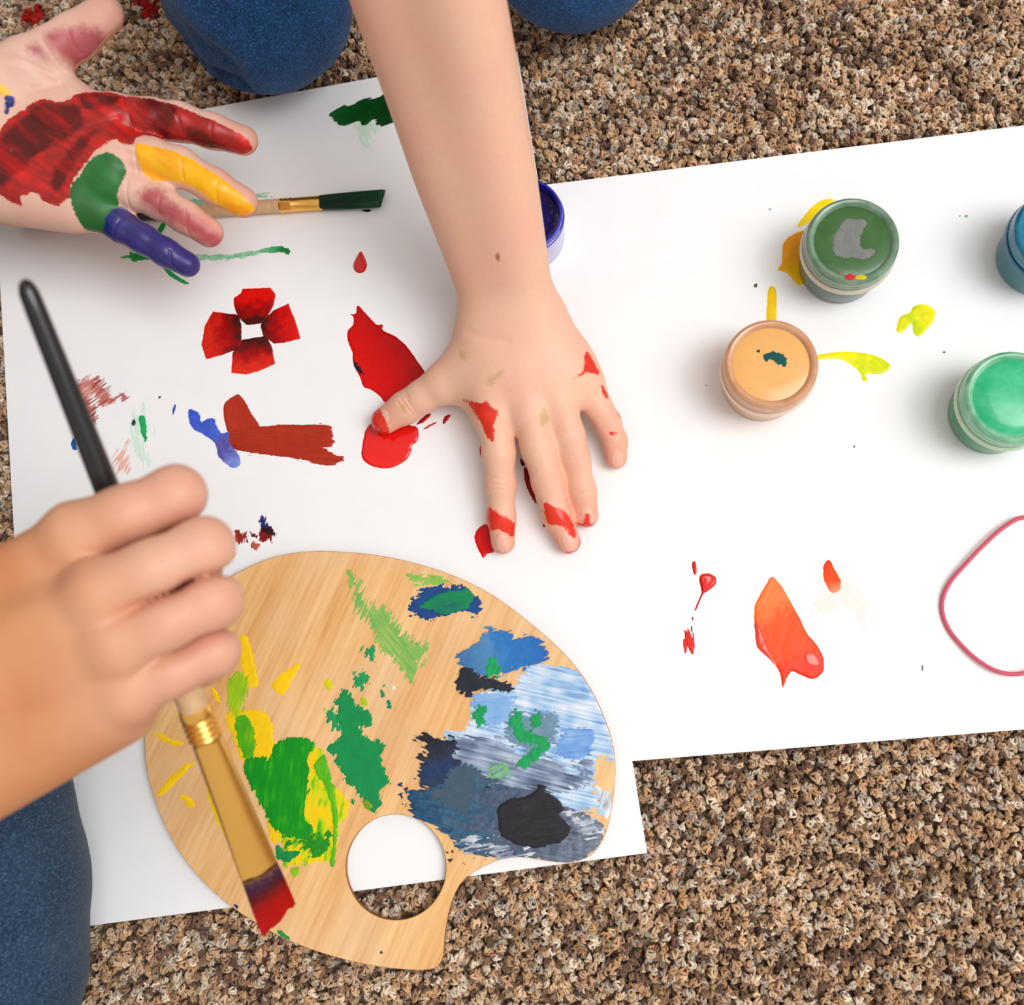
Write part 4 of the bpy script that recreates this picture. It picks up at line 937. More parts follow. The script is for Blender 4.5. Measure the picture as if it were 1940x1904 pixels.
def stain(V, N, pxs, z, facing=-0.2, zr=0.03):
    """signed distance (mm, positive inside) to painted areas on the skin"""
    f = np.full(len(V), -20.0)
    near = (N[:, 2] > facing) & (np.abs(V[:, 2] - z) < zr)
    X, Y = V[near, 0], V[near, 1]
    g = np.full(len(X), -20.0)
    for p_ in pxs: g = np.maximum(g, -1000 * sdpoly(X, Y, smooth_poly([P(u, v, z)[:2] for u, v in p_], 3)))
    f[near] = g
    return f
def nail(V, N, tip, back, w, lift=0.00010):
    """a finger nail on the upper side of a finger tip; returns new verts and the nail field in mm"""
    d = tip - back; d[2] = 0; d /= np.linalg.norm(d); sd = np.array([-d[1], d[0], 0])
    c = tip + d * w * 0.30
    a = ((V - c) @ d) / (w * 1.0); b = ((V - c) @ sd) / (w * 0.74)
    q = (np.abs(a) ** 2.6 + np.abs(b) ** 2.6) ** (1 / 2.6)
    ok = (N[:, 2] > 0.25) & (np.linalg.norm(V - tip, axis=1) < w * 3)
    f = np.where(ok, (1 - q) * w * 1000, -20.0)
    V = V + N * (np.where(ok, lift * sstep(0.0, 0.25, 1 - q) - 0.00018 * np.exp(-((q - 1.05) / 0.09) ** 2), 0))[:, None]
    return V, f

def skin_material(name, base, warm, layers, tone2=None):
    t = NT(name)
    n1 = t.noise(38, 3, 0.5); n2 = t.noise(420, 3, 0.6)
    c = t.mix(t.maprange(n1, 0.35, 0.7), rgba(base), rgba(warm))
    if tone2:
        c = t.mix(t.attr('tone').outputs['Fac'], c, t.mix(t.maprange(n1, 0.35, 0.7), rgba(tone2[0]), rgba(tone2[1])))
    c = t.mix(t.math('MULTIPLY', t.attr('flush').outputs['Fac'], 0.55), c, rgba((226, 132, 112)))
    c = t.mix(t.maprange(n2, 0.3, 0.75, 0.0, 0.10), c, rgba((196, 122, 92)))
    rough = t.n('ShaderNodeValue'); rough.outputs[0].default_value = 0.48; rough = rough.outputs[0]
    nf = t.math('SUBTRACT', t.noise(520, 4, 0.65), 0.5)
    nm = t.math('SUBTRACT', t.noise(170, 4, 0.65), 0.5)
    for (an, cols, soft, amount, rg) in layers:
        f = t.attr(an).outputs['Fac']
        f = t.math('ADD', f, t.math('MULTIPLY', nf, 2.6 if soft < 1 else 3.0))
        f = t.math('ADD', f, t.math('MULTIPLY', nm, 3.2 if soft < 1 else 5.0))
        mk = t.math('MULTIPLY', t.maprange(f, -soft, soft, 0, 1, True), amount)
        if len(cols) == 1: pc = rgba(cols[0])
        else:
            st = t.noise(1.0, 3, 0.6, stretch=(40, 130, 60), rot=(0, 0, math.radians(36)))
            pc = t.ramp(st, [(0.30 + 0.40 * i / (len(cols) - 1), rgba(q)) for i, q in enumerate(cols)])
        c = t.mix(mk, c, pc)
        rm = t.n('ShaderNodeMix'); rm.data_type = 'FLOAT'
        t.l(mk, rm.inputs[0]); t.l(rough, rm.inputs[2]); rm.inputs[3].default_value = rg; rough = rm.outputs[0]
    t.l(c, t.b.inputs['Base Color']); t.l(rough, t.b.inputs['Roughness'])
    t.set(Subsurface_Weight=0.12, Subsurface_Scale=0.004)
    t.b.inputs['Subsurface Radius'].default_value = (1.0, 0.45, 0.3)
    t.b.inputs['Specular IOR Level'].default_value = 0.35
    t.bump(t.noise(1300, 3, 0.6), 0.12, 0.0003)
    return t.m
def body_mesh(name, pieces, mat, parent, names):
    """pieces: list of (V, Q, {attr: values})"""
    Vs = []; Qs = []; off = 0; at = {k: [] for k in names}
    for V, Q, A in pieces:
        Vs.append(V); Qs.append(Q + off); off += len(V)
        for k in names: at[k].append(A.get(k, np.full(len(V), -20.0 if k not in ('tone', 'flush') else 0.0)))
    me = np_mesh(name, np.concatenate(Vs), np.concatenate(Qs))
    for k in names: set_float(me, k, np.concatenate(at[k]))
    return link(name, me, mat, parent)
def dist_pts(V, pts, r):
    d = np.full(len(V), 1e9)
    for p_ in pts: d = np.minimum(d, np.linalg.norm(V - p_, axis=1))
    return np.clip(1 - d / r, 0, 1)
def J(*a): return PR(*a)
def Wj(x, y, z, r): return (np.array([x, y, z], float), r)

def head(c, f, up, neck):
    """child head: c centre, f facing direction, up crown direction; returns skin piece, hair verts, eye centres"""
    c = np.array(c, float); f = np.array(f, float); f /= np.linalg.norm(f); up = np.array(up, float); up -= f * (up @ f); up /= np.linalg.norm(up)
    sd = np.cross(f, up); R = np.stack([sd, f, up], 1)
    L = lambda x, y, z: c + R @ np.array([x, y, z])
    S = Sculpt(c - 0.21, c + 0.14, 0.0028)
    S.ellipsoid(L(0, -0.012, 0.022), (0.070, 0.082, 0.074), 0.01, R)
    S.ellipsoid(L(0, 0.018, -0.028), (0.056, 0.056, 0.066), 0.03, R)
    S.ellipsoid(L(0, 0.030, -0.072), (0.030, 0.032, 0.024), 0.03, R)
    for q in (-1, 1):
        S.ellipsoid(L(q * 0.036, 0.046, -0.030), (0.024, 0.024, 0.024), 0.02, R)
        S.ellipsoid(L(q * 0.028, 0.074, 0.000), (0.015, 0.012, 0.010), 0.010, R, cut=True)
        S.ellipsoid(L(q * 0.068, -0.006, -0.012), (0.008, 0.016, 0.026), 0.004, R)
    S.add([((L(0, 0.066, 0.0), 0.007), (L(0, 0.082, -0.026), 0.010))], 0.004, 0.010)
    S.add([((L(-0.016, 0.070, -0.052), 0.006), (L(0.016, 0.070, -0.052), 0.006))], 0.004, 0.005)
    S.add([((L(0, -0.022, -0.03), 0.036), (np.array(neck, float), 0.037))], 0.01, 0.02)
    V, Q = S.mesh()
    Hs = Sculpt(c - 0.16, c + 0.16, 0.003)
    Hs.ellipsoid(L(0, -0.018, 0.030), (0.079, 0.086, 0.078), 0.01, R)
    Hs.ellipsoid(L(0, -0.045, -0.030), (0.070, 0.055, 0.070), 0.02, R)
    Hs.ellipsoid(L(0, 0.085, -0.045), (0.085, 0.075, 0.080), 0.01, R, cut=True)
    HV, HQ = Hs.mesh()
    loc = (HV - c) @ R
    HV = HV + (loc / np.linalg.norm(loc, axis=1, keepdims=True)) @ R.T * (0.003 * (fbm(loc[:, 0] / 0.006, loc[:, 1] / 0.03 + loc[:, 2] / 0.03, 3) - 0.5))[:, None]
    lip = (V - c) @ R
    lips = 4 - 1000 * np.linalg.norm((lip - np.array([0, 0.074, -0.052])) / np.array([3.2, 1.2, 1.0]), axis=1)
    return (V, Q, lips), (HV, HQ), [L(q * 0.028, 0.0555, 0.000) for q in (-1, 1)], R
def hair_and_eyes(par, hv, eyes, f, col):
    t = NT('hair'); t.l(t.ramp(t.noise(1.0, 3, 0.6, stretch=(700, 120, 120)), [(0.3, rgba(col)), (0.7, rgba(tuple(min(255, int(q * 1.5)) for q in col)))]), t.b.inputs['Base Color']); t.set(Roughness=0.45)
    link('hair', np_mesh('hair', *hv), t.m, par)
    for e in eyes:
        bm = bmesh.new(); bmesh.ops.create_uvsphere(bm, u_segments=20, v_segments=14, radius=0.0125, matrix=Matrix.Translation(e))
        o = bm_obj('eye', bm, flat('eye_white', (238, 234, 230), 0.2), par)
        bm = bmesh.new(); fv = Vector(f).normalized()
        bmesh.ops.create_cone(bm, cap_ends=True, segments=20, radius1=0.0058, radius2=0.0035, depth=0.0016, matrix=Matrix.Translation(Vector(e) + fv * 0.0122) @ fv.to_track_quat('Z', 'Y').to_matrix().to_4x4())
        bm_obj('iris', bm, flat('iris_brown', (64, 42, 28), 0.15), o)

def denim(name, c0, c1, c2):
    t = NT(name)
    big = t.noise(26, 3, 0.55); fine = t.noise(1050, 3, 0.75); mid = t.noise(500, 2, 0.6, stretch=(1, 0.35, 1), rot=(0, 0, 0.7))
    c = t.ramp(big, [(0.25, rgba(c0)), (0.6, rgba(c1)), (0.85, rgba(c2))])
    c = t.mix(t.maprange(fine, 0.5, 0.70, 0, 0.7), c, rgba(tuple(min(255, int(q * 1.7 + 18)) for q in c1)))
    c = t.mix(t.maprange(mid, 0.5, 0.8, 0, 0.5), c, rgba(tuple(int(q * 0.55) for q in c0)))
    t.l(c, t.b.inputs['Base Color']); t.set(Roughness=0.9, Sheen_Weight=0.1)
    t.b.inputs['Specular IOR Level'].default_value = 0.15
    t.bump(fine, 0.5, 0.0006)
    return t.m
def cloth(name, S, mat, parent, amp=0.003, size=0.045, seed=0, folds=()):
    V, Q = S.mesh(); N = vnormals(V, Q)
    w = fbm(V[:, 0] / size + V[:, 2] / size * 0.6, V[:, 1] / size - V[:, 2] / size * 0.5, seed, 3) - 0.5
    V = V + N * (2 * amp * w)[:, None]
    for px, z, dep, wd in folds: V = crease(V, N, px, z, dep, wd, -0.3)
    V[:, 2] = np.maximum(V[:, 2], 0.0006)
    return link(name, np_mesh(name, V, Q), mat, parent)

# ------------------------------------------------------------------ the child pressing a hand on the paper
def child_pressing():
    S = Sculpt((-0.155, 0.055, -0.003), (0.045, 0.465, 0.225), 0.00108)
    # fingers: knuckle, middle joint, end joint, tip
    fingers = {
        'index': [J(938, 790, .0225, 35), J(945, 860, .0195, 30), J(949, 919, .0145, 28), J(950, 981, .0095, 25.5), J(953, 1027, .0068, 23)],
        'middle': [J(1003, 780, .0250, 35), J(1020, 850, .0215, 30.5), J(1037, 913, .0160, 28.5), J(1055, 978, .0100, 25.5), J(1077, 1026, .0068, 23.5)],
        'ring': [J(1060, 765, .0235, 33), J(1078, 825, .0200, 28.5), J(1090, 869, .0155, 26.5), J(1104, 931, .0095, 24.5), J(1112, 977, .0066, 22.5)],
        'little': [J(1112, 732, .0180, 29), J(1133, 770, .0150, 25.5), J(1151, 800, .0120, 24), J(1165, 836, .0085, 22), J(1168, 868, .0063, 20.5)]}
    wr = [J(918, 628, .0290, 46), J(952, 612, .0320, 50), J(990, 605, .0315, 50), J(1025, 608, .0285, 46)]
    S.add([(w, f[0]) for w, f in zip(wr, fingers.values())], 0.010, 0.006)
    S.add([(J(1020, 640, .0240, 52), J(1100, 725, .0150, 33))], 0.004, 0.010)          # heel of the hand
    S.add([(J(960, 690, .0190, 60), J(1060, 700, .0190, 55))], 0.004, 0.012)            # palm
    th = [J(912, 655, .0250, 47), J(838, 727, .0170, 35), J(800, 751, .0135, 29.5), J(768, 772, .0100, 29), J(729, 797, .0072, 26)]
    S.chain(th, 0.004, 0.011)
    S.add([(J(890, 720, .0170, 32), J(925, 770, .0170, 30))], 0.004, 0.014)             # web of the thumb
    for f in fingers.values(): S.chain(f, 0.0035, 0.0035)
    # forearm: two parallel bones and the muscle on them
    st = [(969, 602, 90, .0305), (943, 500, 101, .050), (901, 340, 123, .083), (860, 180, 137, .113), (811, 0, 156, .147), (772, -150, 165, .172)]
    rows = []
    for s in (-1, 1):
        rows.append([J(u + s * hw * 0.40 * 0.97, v + s * hw * 0.10, z, hw * 0.58) for u, v, hw, z in st])
    S.tube(rows, 0.016, 0.012)
    V, Q = subdivide(*S.mesh()); N = vnormals(V, Q)
    z = 0.017
    for px in (C3([(1010, 1110), (1090, 1120)]), C3([(940, 1130), (1080, 1140)]), C3([(935, 1165), (1075, 1185)]), C3([(945, 1195), (1070, 1205)]),
               C3([(1215, 1130), (1345, 1095)]), C3([(1225, 1155), (1350, 1130)]), C3([(1250, 1110), (1330, 1085)]), C3([(1405, 1000), (1520, 985)]), C3([(1410, 1025), (1530, 1005)]),
               C3([(1610, 770), (1690, 725)]), C3([(1620, 790), (1700, 750)]), C3([(1475, 1210), (1550, 1195)])):
        V = crease(V, N, px, z, 0.00034, 0.00045)
    for px in (C3([(405, 610), (470, 710)]), C3([(385, 630), (450, 720)]), C3([(420, 600), (440, 640)]), C3([(365, 650), (400, 700)])):
        V = crease(V, N, px, 0.018, 0.00036, 0.0005)
    V = crease(V, N, [(885, 628), (920, 640), (960, 645)], 0.045, 0.0004, 0.002)
    V[:, 2] = np.maximum(V[:, 2], 0.0012)
    A = {}
    nf = np.full(len(V), -20.0)
    for k, w in (('index', .0047), ('middle', .0047), ('ring', .0044), ('little', .0042)):
        f = fingers[k]; V, q = nail(V, N, f[-1][0].copy(), f[-2][0].copy(), w); nf = np.maximum(nf, q)
    V, q = nail(V, N, th[-1][0].copy(), th[-2][0].copy(), .0052); nf = np.maximum(nf, q)
    A['nail'] = nf
    A['flush'] = np.maximum(dist_pts(V, [f[-1][0] for f in fingers.values()] + [th[-1][0]], 0.02), 0.5 * dist_pts(V, [f[2][0] for f in fingers.values()] + [th[3][0]], 0.013))
    zt = 0.011
    A['red'] = np.maximum(stain(V, N, [C3(q) for q in (
        [(180, 690), (230, 675), (270, 715), (305, 800), (305, 860), (265, 860), (215, 805), (180, 770)],
        [(920, 1310), (960, 1318), (1020, 1365), (1082, 1395), (1092, 1460), (1050, 1472), (990, 1440), (918, 1435)],
        [(1262, 1300), (1300, 1298), (1380, 1325), (1425, 1380), (1460, 1450), (1440, 1485), (1380, 1425), (1290, 1405)],
        [(1455, 1390), (1500, 1390), (1518, 1340), (1548, 1345), (1550, 1390), (1575, 1395), (1545, 1432), (1485, 1432)],
        [(925, 1545), (960, 1565), (1010, 1578), (1060, 1562), (1085, 1500), (1110, 1500), (1100, 1600), (1010, 1612), (930, 1600)],
        [(1310, 1520), (1350, 1555), (1410, 1572), (1470, 1540), (1480, 1480), (1515, 1490), (1510, 1580), (1410, 1612), (1320, 1570)],
        [(1650, 850), (1720, 848), (1690, 872)], [(1715, 715), (1735, 745), (1725, 760)])], zt, -0.4, 0.012),
        stain(V, N, [C3(q) for q in (
        [(770, 636), (830, 655), (880, 680), (920, 660), (950, 705), (992, 740), (965, 790), (960, 900), (925, 880), (880, 790), (820, 700)],
        [(1525, 362), (1565, 400), (1600, 480), (1525, 495), (1452, 532), (1505, 470)], [(1612, 535), (1640, 565), (1655, 605), (1628, 600)])], 0.026, -0.4, 0.03))
    A['olive'] = stain(V, N, [C3(q) for q in ([(745, 355), (780, 365), (795, 405), (760, 395)], [(895, 555), (975, 500), (1020, 495), (945, 555)], [(1240, 770), (1265, 700), (1288, 740), (1262, 790)], [(340, 640), (380, 630), (370, 670)], [(560, 650), (590, 640), (585, 665)])], 0.032, 0, 0.03)
    A['mole'] = stain(V, N, [[(935, 465), (941, 465), (941, 471), (935, 471)]], 0.082, 0, 0.03)
    pieces = [(V, Q, A)]
    # upper arms, neck and head, out of the picture
    S2 = Sculpt((-0.40, 0.20, 0.02), (0.14, 0.74, 0.46), 0.0035)
    e = (rows[0][-1][0] + rows[1][-1][0]) / 2
    S2.chain([((rows[0][-2][0] + rows[1][-2][0]) / 2, 0.012), (e, 0.0185), Wj(-0.078, 0.322, 0.214, 0.0295), Wj(-0.06, 0.375, 0.245, 0.0295), Wj(-0.01, 0.49, 0.305, 0.032), Wj(0.03, 0.61, 0.37, 0.036)], 0.01, 0.01)
    S2.chain([Wj(-0.23, 0.61, 0.37, 0.036), Wj(-0.29, 0.60, 0.24, 0.030), Wj(-0.28, 0.53, 0.17, 0.026), Wj(-0.25, 0.46, 0.135, 0.020), Wj(-0.235, 0.43, 0.13, 0.022)], 0.01, 0.01)
    for k, dx in enumerate((-0.015, -0.004, 0.007, 0.017)):
        S2.chain([Wj(-0.235 + dx, 0.435, 0.13, 0.010), Wj(-0.225 + dx * 1.3, 0.40, 0.128, 0.008), Wj(-0.222 + dx * 1.3, 0.378, 0.115, 0.0068)], 0.004, 0.005)
    S2.chain([Wj(-0.22, 0.445, 0.13, 0.012), Wj(-0.20, 0.42, 0.122, 0.009), Wj(-0.195, 0.40, 0.115, 0.0075)], 0.004, 0.006)
    v2, q2 = S2.mesh(); pieces.append((v2, q2, {}))
    (hv, hq, lips), hair, eyes, R = head((-0.10, 0.61, 0.57), (0.1, -0.75, -0.66), (0, -0.4, 1), (-0.10, 0.645, 0.41))
    pieces.append((hv, hq, {'red': lips * 0 - 20, 'flush': np.clip(lips / 3, 0, 1)}))
    mat = skin_material('child_skin', (235, 190, 161), (238, 182, 157), [
        ('olive', [(176, 156, 76)], 1.6, 0.55, 0.5), ('nail', [(234, 184, 168)], 0.25, 0.55, 0.25), ('mole', [(150, 84, 52)], 0.8, 0.8, 0.5),
        ('red', [(214, 30, 14), (226, 44, 18), (206, 20, 10)], 0.5, 0.96, 0.22)])
    root = empty('person', (-0.10, 0.62, 0.0))
    tag(root, 'kneeling child in blue jeans pressing a red stained hand onto the paper', 'person')
    body = body_mesh('body', pieces, mat, None, ['olive', 'nail', 'mole', 'red', 'flush'])
    kids = [body]
    # jeans
    k1 = J(492, -8, .0475, 175); k2 = J(1088, -122, .0475, 170)
    Sj = Sculpt((-0.36, 0.24, -0.008), (0.22, 0.86, 0.24), 0.0036)
    Sj.chain([k1, Wj(-0.20, 0.47, 0.085, 0.060), Wj(-0.16, 0.66, 0.15, 0.078)], 0.02, 0.02)
    Sj.chain([k2, Wj(-0.03, 0.52, 0.085, 0.060), Wj(-0.06, 0.68, 0.15, 0.078)], 0.02, 0.02)
    a1 = k1[0] * 1; a1[2] = 0.0405; a1[0] -= 0.015; a1[1] += 0.008
    Sj.chain([(a1, 0.0385), Wj(-0.225, 0.50, 0.036, 0.042), Wj(-0.19, 0.70, 0.034, 0.034)], 0.01, 0.0025)
    a2 = k2[0] * 1; a2[2] = 0.0405; a2[1] += 0.006
    Sj.chain([(a2, 0.0385), Wj(0.0, 0.54, 0.036, 0.042), Wj(-0.03, 0.72, 0.034, 0.034)], 0.01, 0.0025)
    kids.append(cloth('jeans', Sj, denim('blue_denim', (16, 42, 76), (30, 68, 112), (60, 104, 150)), None, 0.0012, 0.03, 3, [([(300, 40), (318, 55), (350, 88), (400, 132), (455, 160)], 0.045, 0.006, 0.0032)]))
    # shirt
    Ss = Sculpt((-0.36, 0.40, 0.08), (0.17, 0.84, 0.52), 0.0055)
    Ss.add([(Wj(-0.14, 0.70, 0.17, 0.085), Wj(-0.13, 0.65, 0.37, 0.075)), (Wj(-0.07, 0.70, 0.17, 0.085), Wj(-0.07, 0.65, 0.37, 0.075))], 0.03, 0.02)
    Ss.chain([Wj(-0.08, 0.64, 0.39, 0.055), Wj(0.03, 0.61, 0.37, 0.048), Wj(0.0, 0.565, 0.31, 0.047)], 0.02, 0.03)
    Ss.chain([Wj(-0.12, 0.64, 0.39, 0.055), Wj(-0.23, 0.61, 0.37, 0.048), Wj(-0.262, 0.605, 0.30, 0.047)], 0.02, 0.03)
    kids.append(cloth('t_shirt', Ss, flat('grey_jersey', (120, 124, 132), 0.9), None, 0.004, 0.05, 5))
    inv = Matrix.Translation(-root.location)
    for o in kids: o.parent = root; o.matrix_parent_inverse = inv
    hh = empty('tmp'); bpy.data.objects.remove(hh)
    hair_and_eyes(body, hair, eyes, R[:, 1], (70, 44, 26))
child_pressing()

# ------------------------------------------------------------------ the child with the painted palm and the brush
def child_painting():
    # open left palm
    S = Sculpt((-0.512, 0.135, 0.03), (-0.135, 0.375, 0.19), 0.00108)
    fingers = {
        'index': [J(215, 226, .068, 47), J(285, 226, .0665, 38), J(337, 230, .065, 35), J(402, 248, .062, 31.5), J(461, 266, .058, 28)],
        'middle': [J(222, 292, .069, 45), J(285, 300, .0675, 38), J(338, 315, .066, 35.5), J(405, 352, .063, 31.5), J(460, 383, .058, 29)],
        'ring': [J(212, 348, .067, 41), J(262, 364, .0655, 33), J(302, 382, .064, 31), J(350, 411, .061, 29), J(396, 441, .056, 27.5)],
        'little': [J(182, 398, .063, 37), J(232, 430, .061, 29), J(270, 452, .0595, 27), J(313, 478, .057, 25.5), J(355, 501, .053, 24)]}
    wr = [J(-150, 235, .075, 66), J(-150, 268, .075, 68), J(-150, 300, .075, 68), J(-145, 335, .073, 62)]
    S.add([(w, f[0]) for w, f in zip(wr, fingers.values())], 0.010, 0.006)
    S.add([(J(-90, 340, .072, 62), J(140, 392, .064, 42))], 0.004, 0.010)
    th = [J(-70, 200, .079, 72), J(52, 122, .081, 49), J(100, 95, .080, 42), J(142, 70, .078, 41.5), J(198, 27, .073, 36)]
    S.chain(th, 0.004, 0.012)
    S.add([(J(60, 165, .072, 34), J(140, 196, .069, 34))], 0.004, 0.012)
    for f in fingers.values(): S.chain(f, 0.0035, 0.0032)
    el = Wj(-0.47, 0.295, 0.15, 0.030)
    a, b = J(-150, 250, .075, 66), J(-150, 315, .075, 66)
    S.add([(a, (np.array([-0.42, 0.300, 0.115]), 0.022)), (b, (np.array([-0.42, 0.278, 0.115]), 0.022))], 0.014, 0.014)
    S.add([((np.array([-0.42, 0.300, 0.115]), 0.022), el), ((np.array([-0.42, 0.278, 0.115]), 0.022), el)], 0.014, 0.014)
    V, Q = subdivide(*S.mesh()); N = vnormals(V, Q); z = 0.074
    for px in (C1([(632, 480), (650, 560), (660, 640)]), C1([(870, 520), (880, 640)]), C1([(850, 520), (862, 560)]), C1([(1035, 565), (1012, 650), (1010, 690)]), C1([(690, 720), (680, 850)]), C1([(905, 760), (890, 870)]), C1([(1075, 850), (1030, 950)]),
               C1([(640, 900), (615, 1000)]), C1([(800, 920), (760, 1020)]), C1([(905, 1000), (880, 1090)]), C1([(590, 1035), (520, 1130)]), C1([(790, 1180), (780, 1270)])):
        V = crease(V, N, px, z - 0.004, 0.0005, 0.0006)
    for px in (C1([(340, 150), (345, 200), (380, 260)]), C1([(240, 240), (275, 310)])): V = crease(V, N, px, 0.086, 0.0006, 0.0011)
    for px in (C1([(0, 330), (100, 345), (200, 360), (265, 375)]), C1([(285, 400), (240, 430), (180, 450)]), C1([(290, 405), (320, 470)])): V = crease(V, N, px, 0.082, 0.0008, 0.0018)
    for px in (C1([(0, 500), (150, 560), (300, 640), (420, 620), (560, 560)]), C1([(100, 760), (300, 720), (500, 700), (640, 740)])): V = crease(V, N, px, 0.080, 0.0006, 0.0016)
    A = {'tone': sstep(-0.43, -0.34, V[:, 0]) * sstep(-0.35, 0.15, N[:, 2])}
    A['flush'] = np.maximum(dist_pts(V, [f[-1][0] for f in fingers.values()] + [th[-1][0]], 0.022), 0.3 * dist_pts(V, [f[0][0] for f in fingers.values()], 0.02))
    zt = 0.073
    A['red'] = stain(V, N, [C1(q) for q in ([(430, 490), (490, 472), (620, 478), (850, 508), (1000, 560), (1120, 598), (1172, 640), (1207, 690), (1180, 738), (1050, 702), (900, 662), (780, 662), (700, 662), (665, 722), (620, 722), (580, 712), (500, 772), (470, 800), (370, 920), (370, 962), (300, 1012), (240, 992), (200, 965), (140, 990), (130, 1018), (60, 992), (0, 972), (-250, 900), (-300, 800), (0, 765), (90, 690), (150, 622), (260, 540), (350, 545)],)], zt, 0.0, 0.03)
    A['maroon'] = stain(V, N, [C1(q) for q in ([(-250, 860), (0, 790), (120, 700), (250, 560), (340, 560), (420, 560), (440, 640), (380, 720), (300, 760), (220, 820), (140, 900), (0, 960), (-200, 890)], [(480, 670), (505, 680), (420, 800), (330, 930), (290, 950), (300, 880), (400, 750)], [(690, 490), (840, 515), (860, 560), (780, 640), (690, 560)], [(430, 500), (520, 490), (600, 500), (560, 560), (450, 570)], [(900, 600), (1040, 640), (1120, 690), (1000, 680), (900, 650)])], zt, 0.0, 0.03)
    A['green'] = stain(V, N, [C1([(480, 800), (520, 782), (590, 782), (617, 820), (612, 870), (565, 950), (522, 1080), (492, 1130), (420, 1120), (372, 1070), (362, 1000), (372, 930), (440, 850)])], 0.073, 0.0, 0.03)
    A['yellow'] = stain(V, N, [C1([(680, 730), (740, 722), (880, 752), (960, 788), (1060, 848), (1150, 908), (1188, 955), (1130, 1024), (1050, 962), (900, 882), (800, 857), (700, 842)]), C1([(70, 530), (110, 508), (142, 530), (120, 547), (85, 547)]), C1([(-60, 700), (60, 685), (92, 700), (40, 752), (-60, 760)])], zt, 0.0, 0.03)
    A['blue'] = stain(V, N, [C1([(560, 1020), (610, 1010), (720, 1075), (870, 1155), (965, 1235), (955, 1300), (930, 1360), (780, 1310), (640, 1245), (490, 1150)]), C1([(140, 590), (180, 580), (170, 620), (140, 660)])], 0.067, -0.5, 0.03)
    A['pink'] = stain(V, N, [C1([(240, 180), (330, 140), (480, 80), (560, 50), (585, 120), (540, 185), (420, 232), (330, 272), (250, 240)]), C1([(165, 255), (210, 240), (220, 275), (180, 280)])], 0.088, -0.2, 0.03)
    A['pink'] = np.maximum(A['pink'], stain(V, N, [C1([(690, 960), (780, 925), (850, 985), (920, 1025), (1000, 1075), (1060, 1130), (1030, 1180), (950, 1145), (850, 1085), (740, 1030)])], 0.068, -0.2, 0.03))
    pieces = [(V, Q, A)]
    # right fist around the brush
    S = Sculpt((-0.46, -0.11, 0.135), (-0.105, 0.085, 0.275), 0.00095)
    bz = lambda v: 0.180 + (0.180 - 0.105) * (1122 - v) / (1742 - 1122) * 0.8
    FF = []
    def fing(mc, pip, dip, tip):
        j = [J(*mc), J((mc[0] + pip[0]) / 2, (mc[1] + pip[1]) / 2, (mc[2] + pip[2]) / 2 + 0.002, (mc[3] + pip[3]) / 2 * 0.90), J(*pip), J(*dip), J(*tip)]
        T = Sculpt((-0.46, -0.11, 0.135), (-0.105, 0.085, 0.275), 0.00095); T.chain(j, 0.005, 0.0009); FF.append(T.f); return j
    mcs = [(150, 1012, .2075, 65), (193, 1120, .2125, 64), (230, 1218, .2080, 60), (252, 1308, .1985, 54)]
    wr = [(-250, 1250, .198, 72), (-250, 1330, .202, 76), (-250, 1410, .200, 76), (-250, 1490, .192, 72)]
    S.add([(J(*w), J(m[0] - 12, m[1] + 6, m[2] - 0.001, m[3] * 0.82)) for w, m in zip(wr, mcs)], 0.012, 0.006)
    S.add([(J(222, 1340, .186, 74), J(-210, 1560, .182, 100))], 0.004, 0.014)
    S.add([(J(120, 1150, .196, 60), J(-100, 1300, .188, 80))], 0.004, 0.014)
    f1 = fing(mcs[0], (333, 938, .2040, 52), (322, 985, .180, 44), (232, 1010, .1735, 38))
    f2 = fing(mcs[1], (384, 1037, .2060, 54), (368, 1085, .179, 45), (276, 1112, .1655, 38))
    f3 = fing(mcs[2], (402, 1138, .2025, 52), (385, 1172, .172, 43), (312, 1200, .1560, 37))
    f4 = fing(mcs[3], (402, 1232, .1935, 46), (386, 1256, .164, 38), (330, 1280, .1480, 33))
    S.chain([J(-80, 1270, .182, 70), J(60, 1130, .185, 52), J(170, 1060, .166, 46), J(262, 1010, .160, 40)], 0.005, 0.012)
    for g in FF: S.f = smin(S.f, g, 0.0055)
    mc = np.mean([f[0][0] for f in (f1, f2, f3, f4)], 0); dr = np.mean([f[2][0] for f in (f1, f2, f3, f4)], 0) - mc; dr /= np.linalg.norm(dr)
    _, (GX, GY, GZ) = S.sub(S.lo, S.lo + (S.n - 1) * S.h)
    along = np.broadcast_to((GX - mc[0]) * dr[0] + (GY - mc[1]) * dr[1] + (GZ - mc[2]) * dr[2], S.f.shape)
    for a, b in zip(FF[:-1], FF[1:]):             # the fold where two fingers lie side by side
        near = np.minimum(a, b) < 0.006
        S.f[near] += 0.0030 * np.exp(-((a[near] - b[near]) / 0.0026) ** 2) * (np.minimum(a, b)[near] > -0.004) * sstep(-0.006, 0.018, along[near])
    S.add([(J(-250, 1330, .194, 108), Wj(-0.42, -0.055, 0.205, 0.029)), (J(-250, 1440, .190, 108), Wj(-0.42, -0.078, 0.20, 0.029))], 0.016, 0.016)
    V, Q = S.mesh(); N = vnormals(V, Q)
    A = {'flush': 0.45 * dist_pts(V, [f[2][0] for f in (f1, f2, f3, f4)], 0.02), 'tone': 0.75 * dist_pts(V, [f[2][0] for f in (f1, f2, f3, f4)], 0.055)}  # paler fingers: partly flush, partly the light on them put into the skin colour
    pieces.append((V, Q, A))
    S2 = Sculpt((-0.66, -0.16, 0.02), (-0.36, 0.36, 0.46), 0.004)
